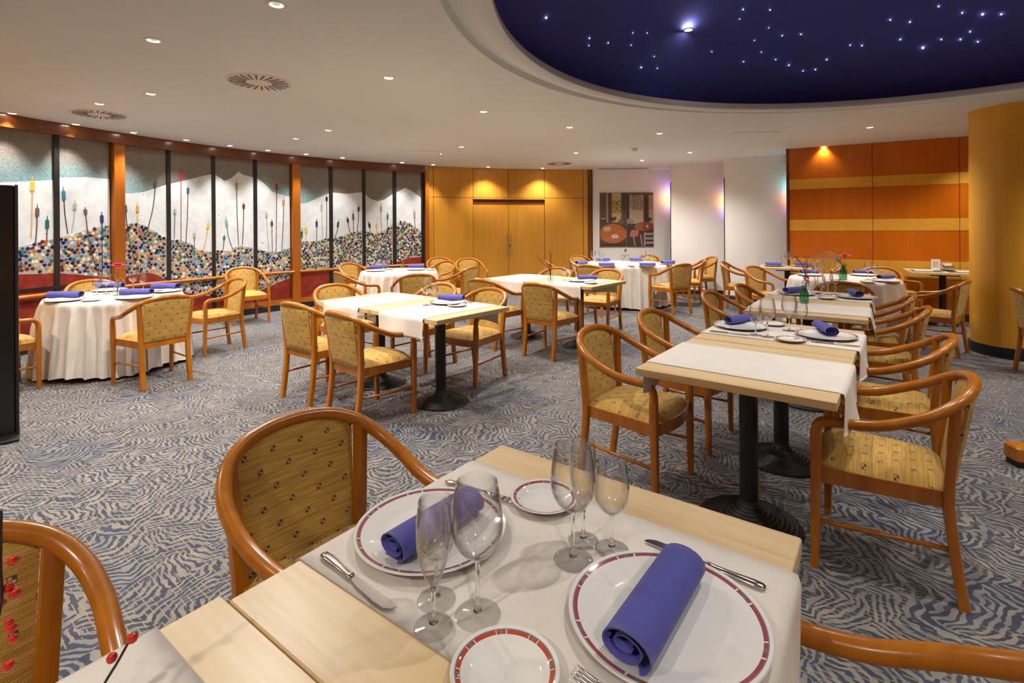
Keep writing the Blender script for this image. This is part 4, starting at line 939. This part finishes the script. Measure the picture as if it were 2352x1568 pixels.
# ------------------------------------------------------------------ right-hand row settings
NP = 'dinner plates'; BP = 'bread plates'
def at(p): return p
plate(*(1.45, 3.257), 'large plate on the left of the second right-hand table', group=NP); napkin(*(1.499, 3.374), 24, 'rolled blue napkin on the left plate of the second right-hand table', seed=1)
plate(*(1.814, 2.962), 'large plate on the right of the second right-hand table', group=NP); napkin(*(1.86, 3.058), 78, 'rolled blue napkin lying end-on at the right of the second right-hand table', seed=1)
plate(*(1.689, 3.323), 'bread plate behind the wine glasses of the second right-hand table', False, group=BP); plate(*(1.556, 2.866), 'bread plate before the right large plate of the second right-hand table', False, group=BP)
glass(*(1.434, 3.02), 'small', 'short wine glass at far left on the second right-hand table'); glass(*(1.479, 2.971), 'large', 'tall wine glass second from left on the second right-hand table')
glass(*(1.697, 3.14), 'large', 'tall wine glass third from left on the second right-hand table'); glass(*(1.778, 3.151), 'small', 'short wine glass at far right on the second right-hand table')
knife(*(1.293, 3.074), -34, 'knife before the left plate of the second right-hand table'); knife(*(1.74, 2.776), -34, 'knife before the right plate of the second right-hand table'); fork(*(1.678, 2.841), -34, 'fork beside the front bread plate of the second right-hand table')
plate(*(2.651, 4.789), 'left plate on the last table of the right-hand row', group=NP); napkin(*(2.682, 4.882), 24, 'rolled blue napkin at the left of the last right-hand table', seed=1)
plate(*(3.043, 4.535), 'right plate on the last table of the right-hand row', group=NP); napkin(*(3.102, 4.647), 75, 'rolled blue napkin end-on at the right of the last right-hand table', seed=1)
plate(*(2.762, 4.492), 'front bread plate on the last table of the right-hand row', False, group=BP); plate(*(2.864, 4.874), 'back bread plate on the last table of the right-hand row', False, group=BP)
knife(*(2.453, 4.706), -30, 'knife at the left of the last right-hand table')
for px, kd, l in [((2.759, 4.722), 'small', 'leftmost'), ((2.827, 4.689), 'small', 'second'), ((2.922, 4.745), 'large', 'third'), ((3.007, 4.772), 'large', 'rightmost')]:
    glass(*px, kd, '%s wine glass of the cluster on the last right-hand table' % l)
def berry_vase(x, y, lean, label, s=.85):
    t = vase(x, y, label, 'square', 'glass_green', s); rr = random.Random(5)
    obj('twig', MB().tube([(0, 0, .01), (.008, 0, .10), (.03, .01, .19)], .0035, 6).mesh('twig'), M['foliage'], t)
    for k in range(7):
        a = rr.uniform(-1, 1); top = Vector((lean[0] + a*.10, lean[1] + rr.uniform(-.08, .08), rr.uniform(.24, .43))); mid = Vector((.02, .01, .18)); e = mid.lerp(top, .5) + Vector((rr.uniform(-.02, .02), rr.uniform(-.02, .02), .03))
        tg = obj('twig', MB().tube(spline([(0, 0, .02), mid, e, top], 4), .0016, 5).mesh('twig'), M['twig'], t)
        for j in range(7):
            q = mid.lerp(e, j/6) if j < 3 else e.lerp(top, (j - 3)/3); berry(tg, q + Vector((rr.uniform(-.018, .018), rr.uniform(-.018, .018), rr.uniform(-.012, .012))), .0058)
berry_vase(*(2.42, 4.248), (.03, .02), 'green glass vase of red berry twigs in the right-hand row')

# ------------------------------------------------------------------ middle tables
plate(*(-0.546, 4.368), 'plate with a napkin on the middle table', group=NP); napkin(*(-0.535, 4.497), -12, 'rolled blue napkin on the middle table plate', seed=2)
plate(*(-0.453, 4.195), 'bread plate at the edge of the middle table', False, group=BP); fork(*(-0.395, 4.337), 50, 'fork beside the plate on the middle table')
glass(*(-0.713, 4.252), 'large', 'taller wine glass of the pair on the middle table'); glass(*(-0.677, 4.398), 'small', 'shorter wine glass of the pair on the middle table')
plate(*(0.819, 6.051), 'plate with a napkin on the table behind the middle pair', group=NP); napkin(*(0.908, 6.196), -6, 'rolled blue napkin on the table behind the middle pair', seed=2)
plate(*(0.891, 5.813), 'bread plate at the edge of the table behind the middle pair', False, group=BP)
glass(*(0.676, 6.011), 'large', 'taller wine glass of the pair beside the red twig vase'); glass(*(0.63, 6.162), 'small', 'shorter wine glass of the pair beside the red twig vase')
t = vase(*(0.445, 5.929), 'small greenish bottle with bare red twigs on the table before the door', 'bottle', 'glass_green', .95); rr = random.Random(9)
M['red_twig'] = plain('red_twig', (.20, .022, .015), .6)
for q in [(-.16, .03, .30), (-.13, 0, .26), (-.01, .02, .40), (.01, 0, .36), (-.09, .03, .30)]:
    stem(t, [(0, 0, .02), (q[0]*.12, 0, .15), (q[0]*.5, q[1]*.5, .15 + (q[2] - .15)*.45), q], .0032, M['red_twig'], 'twig')

# ------------------------------------------------------------------ left round table
ZT = TZR
plate(*(-4.221, 4.824), 'plate nearest the totem on the left round table', group=NP); napkin(*(-4.342, 4.977), 4, 'rolled blue napkin nearest the totem on the left round table', seed=2, s=1.28)
plate(*(-3.674, 4.978), 'plate in the middle of the left round table before the flower', group=NP); napkin(*(-3.792, 5.174), 2, 'rolled blue napkin in front of the pink flower vase', seed=2, s=1.28)
plate(*(-3.712, 5.485), 'plate at the right of the left round table', group=NP); napkin(*(-3.846, 5.683), -6, 'rolled blue napkin at the right of the left round table', seed=2, s=1.28)
plate(*(-4.399, 5.593), 'plate at the far side of the left round table', group=NP); napkin(*(-4.551, 5.799), 0, 'rolled blue napkin behind the glasses on the left round table', seed=2, s=1.28)
plate(*(-3.958, 4.814), 'bread plate at the front of the left round table', False, group=BP); plate(*(-3.864, 5.529), 'bread plate at the back right of the left round table', False, group=BP)
for p, kd, l in [((-4.273, 5.263), 'small', 'leftmost'), ((-4.228, 5.329), 'large', 'second from left'), ((-4.132, 5.58), 'large', 'third from left'), ((-4.048, 5.615), 'small', 'rightmost')]:
    glass(*p, kd, '%s wine glass on the left round table' % l)
t = vase(*(-4.028, 5.218), 'clear bottle with a pink gerbera on the left round table', 'bottle', 'glass')
stem(t, [(0, 0, .01), (.006, 0, .10), (.006, 0, .20), (.012, 0, .285)], .0024, M['foliage'])
petals(t, (.012, 0, .287), .080, M['pink'], 18, 4)
stem(t, [(0, 0, .06), (-.01, 0, .16), (-.035, 0, .215), (-.070, 0, .190), (-.075, 0, .12)], .0022, M['grass'], 'grass_blade'); stem(t, [(0, 0, .06), (.01, 0, .16), (.05, 0, .17), (.09, .01, .07)], .002, M['grass'], 'grass_blade'); stem(t, [(0, 0, .02), (.004, 0, .06), (.008, .004, .13)], .006, M['foliage'], 'leaf')

# ------------------------------------------------------------------ round table near the window corner
ZT = TZR
plate(*(-2.107, 7.925), 'plate at the left of the round table near the corner', group=NP); napkin(*(-2.175, 8.343), 10, 'rolled dark napkin at the left of the round table near the corner', seed=2, s=1.12)
plate(*(-1.517, 8.125), 'plate at the right of the round table near the corner', group=NP); napkin(*(-1.582, 8.476), 0, 'rolled blue napkin at the right of the round table near the corner', seed=2, s=1.12)
plate(*(-1.273, 8.026), 'bread plate at the right edge of the round table near the corner', False, group=BP); plate(*(-1.973, 8.242), 'bread plate at the back of the round table near the corner', False, group=BP)
glass(*(-2.052, 8.164), 'small', 'left wine glass on the round table near the corner'); glass(*(-2.023, 8.332), 'large', 'right wine glass on the round table near the corner')
t = vase(*(-1.689, 7.896), 'small sea-green vase on the round table near the window corner', 'bottle', 'glass_green', .95)
for q in [(-.03, 0, .17), (.02, 0, .19), (.04, .01, .15), (0, .02, .18)]: stem(t, [(0, 0, .03), (q[0]*.2, 0, .11), q], .002, M['foliage'])
petals(t, (.0, 0, .185), .03, M['red_petal'], 9, 2)

# ------------------------------------------------------------------ large round table below the painting
ZT = TZR
for i, (p, a, l) in enumerate([((1.584, 8.604), 0, 'front left'), ((2.257, 8.551), -2, 'front right'), ((2.393, 9.855), 4, 'back right'), ((2.74, 9.014), 20, 'far right'), ((1.218, 9.034), 40, 'far left'), ((1.758, 9.912), 0, 'back left')]):
    plate(*p, '%s plate on the large table below the painting' % l, group=NP); napkin(p[0], p[1], a, 'rolled blue napkin at the %s of the large table below the painting' % l, seed=2, s=1.12)
plate(*(1.993, 8.572), 'bread plate at the front of the large table below the painting', False, group=BP)
for p, kd, l in [((1.473, 9.339), 'large', 'first'), ((1.57, 9.445), 'large', 'second'), ((1.63, 9.326), 'small', 'third'), ((2.347, 9.155), 'small', 'fourth'), ((2.452, 9.256), 'large', 'fifth'), ((2.492, 9.143), 'small', 'sixth')]:
    glass(*p, kd, '%s wine glass from the left on the large table below the painting' % l)
t = vase(*(2.003, 9.076), 'clear vase with a red rose and looped wires below the painting', 'bottle', 'glass', 1.1)
stem(t, [(0, 0, .01), (.004, 0, .12), (.006, 0, .20)], .0024, M['foliage']); 
for l in range(4): petals(t, (.006, 0, .215 + .012*l), .045 - .005*l, M['red_petal'], 7, 2, 'rose_petal', .7)
for sx in (-1, 1):
    for k in (.075, .055): stem(t, [(0, 0, .13), (sx*k*.9, 0, .17), (sx*k, 0, .12), (sx*k*.6, 0, .02)], .0018, M['twig'], 'wire')
t = thing('candle_holder', 'small white star-shaped candle holder beside the rose vase', 'candle holder', (*(1.89, 8.979), TZR))
obj('cup', MB().lathe([(.0005, .0), (.03, 0), (.032, .012), (.022, .03), (.018, .03), (.0005, .02)], 16).mesh('cup', True, angle=40), M['wall_white'], t)
for i in range(6):
    a = 2*PI*i/6; obj('point', MB().tube([(.02*math.cos(a), .02*math.sin(a), .02), (.06*math.cos(a), .06*math.sin(a), .055)], [.012, .001], 6).mesh('point'), M['wall_white'], t)

# ------------------------------------------------------------------ round table before the cherry wall, small wall tables
ZT = TZR
plate(*(4.41, 6.036), 'right plate on the round table before the cherry wall', group=NP); napkin(*(4.576, 6.277), 18, 'rolled blue napkin at the right of the round table before the cherry wall', seed=1)
plate(*(4.65, 6.781), 'back plate on the round table before the cherry wall', group=NP); napkin(*(4.768, 6.962), -10, 'rolled blue napkin at the back of the round table before the cherry wall', seed=2)
plate(*(3.966, 6.825), 'left plate on the round table before the cherry wall', group=NP); napkin(*(4.06, 7.008), 0, 'rolled blue napkin at the left of the round table before the cherry wall', seed=2)
plate(*(4.129, 5.956), 'bread plate at the front of the round table before the cherry wall', False, group=BP)
for p, kd, l in [((3.964, 6.704), 'small', 'first'), ((4.065, 6.758), 'large', 'second'), ((4.405, 6.922), 'large', 'third'), ((4.371, 6.289), 'large', 'fourth'), ((4.52, 6.387), 'small', 'fifth')]:
    glass(*p, kd, '%s wine glass from the left on the round table before the cherry wall' % l)
t = vase(*(4.077, 6.307), 'ribbed green vase with a coral flower and drooping dry grass', 'square', 'glass_green', 1.05); rr = random.Random(4)
stem(t, [(0, 0, .02), (.01, 0, .15), (.018, 0, .27)], .0024, M['foliage']); petals(t, (.02, 0, .275), .075, M['coral'], 13, 3)
for k in range(20):
    L = rr.uniform(.20, .44); hgt = rr.uniform(.20, .33); dy = rr.uniform(-.08, .08)
    stem(t, [(0, 0, .10), (-.02, dy*.2, .19), (-L*.35, dy*.5, hgt + .02), (-L*.75, dy*.8, hgt - .03), (-L, dy, hgt - .12 - rr.random()*.05)], .0021, M['grass'], 'grass_blade')
stem(t, [(0, 0, .10), (.03, 0, .21), (.10, 0, .22), (.12, 0, .16)], .0014, M['grass'], 'grass_blade')
ZT = TZ0
for p, l in [((4.163, 8.166), 'left'), ((4.572, 8.043), 'right')]:
    plate(*p, '%s plate on the small table at the left end of the cherry wall' % l, group=NP); napkin(*p, -20, 'rolled blue napkin on the %s plate at the left end of the cherry wall' % l, seed=2)
for p, kd, l in [((4.316, 8.154), 'small', 'first'), ((4.423, 8.238), 'large', 'second'), ((4.436, 8.144), 'large', 'third'), ((4.434, 8.054), 'small', 'fourth')]:
    glass(*p, kd, '%s wine glass from the left on the small table at the white wall' % l)
ang = math.radians(WA); M['mat'] = plain('dark_placemat', (.05, .032, .022), .6); M['card'] = plain('white_card', (.78, .75, .70), .6)
def onw2(u, v): c, s = math.cos(ang), math.sin(ang); return (W2[0] + u*c - v*s, W2[1] + u*s + v*c)
for u, l in ((-.20, 'left'), (.20, 'right')):
    x, y = onw2(u, -.12); o = tag(obj('placemat', bevel_box(-.17, .17, -.12, .12, 0, .003, .001).mesh('placemat', False), M['mat']), 'dark placemat at the %s of the table beside the pillar' % l, 'placemat', 'dark placemats'); o.location = (x, y, .7505); o.rotation_euler = (0, 0, ang)
    o = tag(obj('folded_card', bevel_box(-.10, .10, -.07, .07, 0, .006, .001).mesh('folded_card', False), M['card']), 'flat white card on the %s placemat beside the pillar' % l, 'card', 'flat white cards'); o.location = (*onw2(u*1.15, -.12), .754); o.rotation_euler = (0, 0, ang)
t = thing('menu_card', 'upright white menu card on the table beside the pillar', 'menu card', (*onw2(-.06, .08), .7505), ang)
obj('card', bevel_box(-.05, .05, -.006, .006, .004, .155, .001).mesh('card', False), M['card'], t); obj('foot', bevel_box(-.055, .055, -.03, .03, 0, .008, .002).mesh('foot', False), M['grille'], t)
for i in range(4): obj('print_block', bevel_box(-.035, .035, -.0068, -.006, .05 + i*.022, .058 + i*.022, .0002).mesh('print_block', False), plain('print_rose', (.45, .20, .16), .6), t)
t = thing('napkin_dispenser', 'chrome napkin dispenser beside the white menu card', 'napkin dispenser', (*onw2(.06, .06), .7505), ang + .2)
obj('body', bevel_box(-.065, .065, -.05, .05, .006, .085, .012).mesh('body', False), M['steel'], t); obj('base', bevel_box(-.07, .07, -.055, .055, 0, .008, .002).mesh('base', False), M['black_metal'], t); obj('napkin_stack', bevel_box(-.045, .045, -.035, .035, .08, .10, .003).mesh('napkin_stack', False), M['card'], t)

# ------------------------------------------------------------------ café painting in two canvases (flat print in vertex colours)
def ell(u, v, cu, cv, a, b): return ((u - cu)/a)**2 + ((v - cv)/b)**2
def paint_left(u, v):
    c = (.10, .055, .030)
    if v > .45:
        c = (.16, .10, .05)
        if .02 < u < .30: c = (.22, .16, .10) if int(u*26) % 2 else (.09, .045, .03)
        if .24 < u < .31: c = (.46, .36, .20)
        if .31 < u < .43: c = (.13, .03, .025)
        if .45 < u < .80: c = (.62, .48, .20) if v < .92 else (.60, .48, .34)
        if .45 < u < .80 and .62 < v < .86 and R2_(u, v) > .45: c = (.26, .17, .04)
        if u > .80: c = (.05, .06, .06) if v > .7 else (.15, .06, .035)
    if v < .55 and v > .38:
        if ell(u, v, .13, .50, .12, .06) < 1: c = (.05, .04, .045)
        if ell(u, v, .13, .52, .10, .015) < 1: c = (.50, .42, .30)
        if ell(u, v, .47, .53, .15, .06) < 1: c = (.035, .035, .04)
        if ell(u, v, .47, .56, .13, .015) < 1: c = (.48, .42, .20)
        if ell(u, v, .80, .46, .10, .05) < 1: c = (.14, .12, .12)
    e = ell(u, v, .48, .245, .50, .175)
    if e < 1: c = (.52, .13, .018) if R2_(u*1.4, v) < .55 else (.64, .20, .045)
    if 1 <= e < 1.12 and v < .3: c = (.55, .25, .10)
    if .14 < u < .40 and .285 < v < .365: c = (.66, .50, .24)
    if ell(u, v, .56, .185, .14, .038) < 1: c = (.78, .68, .58)
    if v < .05: c = (.06, .02, .02)
    return c
def paint_right(u, v):
    c = (.30, .22, .15)
    if v > .42:
        c = (.36, .26, .17)
        if .10 < u < .62: c = (.50, .38, .26)
        if ell(u, v, .35, .80, .24, .21) < 1 and v > .6: c = (.52, .43, .31) if R2_(u*1.3, v*1.2) > .5 else (.22, .16, .10)
        if .10 < u < .62 and v < .68: c = (.64, .48, .36)
        if u < .09: c = (.07, .028, .024)
        if .63 < u < .82: c = (.075, .038, .035)
        if u >= .82: c = (.42, .31, .21) if v > .68 else (.58, .42, .29)
        if v > .96: c = (.15, .09, .06)
    else: c = (.075, .03, .022)
    if ell(u, v, .10, .46, .17, .055) < 1: c = (.36, .34, .31)
    if ell(u, v, .10, .39, .17, .03) < 1: c = (.06, .05, .05)
    if ell(u, v, .80, .50, .14, .04) < 1: c = (.04, .04, .04)
    e = ell(u, v, .66, .37, .38, .085)
    if e < 1: c = (.42, .13, .05) if u < .6 else (.30, .075, .035)
    if ell(u, v, .76, .375, .05, .025) < 1: c = (.75, .55, .48)
    if .12 < u < .45 and .18 < v < .30 and abs(u - .28 - (v - .24)*.8) < .16: c = (.58, .07, .06) if int((u - v*.7)*34) % 2 else (.60, .34, .30)
    for x0 in (.25, .52):
        if abs(u - x0 - (.18 - v)*.3) < .025 and v < .22: c = (.46, .32, .26)
    if u > .64 and v < .26 and ((int(v*24) % 2) or u < .69): c = (.42, .35, .31)
    return c
def R2_(u, v): return .5 + .5*math.sin(37*u + 5*math.sin(29*v))*math.sin(31*v + 4*math.sin(23*u))
t = NT('oil_paint'); va = t.new('ShaderNodeVertexColor', layer_name='Paint'); oc = t.coord('Object')
t.P(Base_Color=t.mix(t.math('MULTIPLY', t.noise(oc, 26, 4), .45), va.outputs[0], (.06, .035, .02)), Roughness=.5); t.bump(t.noise(oc, 50, 3), .3, .005); M['oil'] = t.m
for x0, x1, fn, l in ((1.962, 2.545, paint_left, 'left canvas of the café painting, orange round table and yellow arch'), (2.556, 3.146, paint_right, 'right canvas of the café painting, pale arch and striped chair')):
    t = thing('painting_canvas', l, 'painting', ((x0 + x1)/2, 11.42, .956), 0, 'café painting in two canvases'); w = x1 - x0; h = 1.187
    m = MB(); m.grid(64, 110, lambda u, v: (-w/2 + w*u, -.037, h*v)); me = m.mesh('picture', False)
    ca = me.color_attributes.new('Paint', 'FLOAT_COLOR', 'POINT'); rr = random.Random(2)
    for i, v in enumerate(me.vertices):
        c = fn((v.co.x + w/2)/w, v.co.z/h); k = rr.uniform(.75, 1.2); ca.data[i].color = (c[0]*k, c[1]*k, c[2]*k, 1)
    obj('picture', me, M['oil'], t); obj('stretcher_frame', MB().box(-w/2, w/2, -.036, -.002, 0, h).mesh('stretcher_frame', False), plain('canvas_edge', (.08, .05, .035), .7), t)

# ------------------------------------------------------------------ odds and ends
t = thing('display_totem', 'tall black totem board at the left edge of the picture', 'display board', (-3.39, 3.49, 0), math.atan2(-.68, -.73))
obj('board', bevel_box(0, .72, .005, .055, .03, 1.70, .006).mesh('board', False), plain('totem_black', (.006, .005, .005), .22), t)
obj('edge_frame', bevel_box(-.018, .0, 0, .06, .02, 1.705, .004).mesh('edge_frame', False), M['black_metal'], t); obj('edge_frame', bevel_box(.72, .738, 0, .06, .02, 1.705, .004).mesh('edge_frame', False), M['black_metal'], t)
obj('foot', bevel_box(-.02, .74, -.10, .16, 0, .022, .004).mesh('foot', False), M['black_metal'], t)
t = thing('floor_stand', 'chunky orange wooden foot of a stand at the right edge', 'stand', (2.89, 2.98, 0), math.radians(-8))
obj('foot_beam', bevel_box(0, .95, -.055, .055, .030, .118, .010).mesh('foot_beam', False), M['chair_wood'], t)
for u in (.05, .88): obj('pad', bevel_box(u - .04, u + .05, -.045, .045, 0, .032, .003).mesh('pad', False), M['black_metal'], t)
obj('upright', bevel_box(.62, .72, -.04, .04, .115, 1.1, .008).mesh('upright', False), M['chair_wood'], t)
d = (Vector(B1) - Vector(B0)).normalized(); p = Vector(B0) + d*.66
t = thing('wall_socket', 'black wall socket low on the middle white wall', 'socket', (p.x, p.y, .31), math.atan2(d.y, d.x))
obj('plate', bevel_box(-.04, .04, -.012, 0, -.04, .04, .004).mesh('plate', False), M['black_metal'], t); obj('insert', bevel_box(-.022, .022, -.015, -.011, -.022, .022, .002).mesh('insert', False), M['dark_trim'], t)
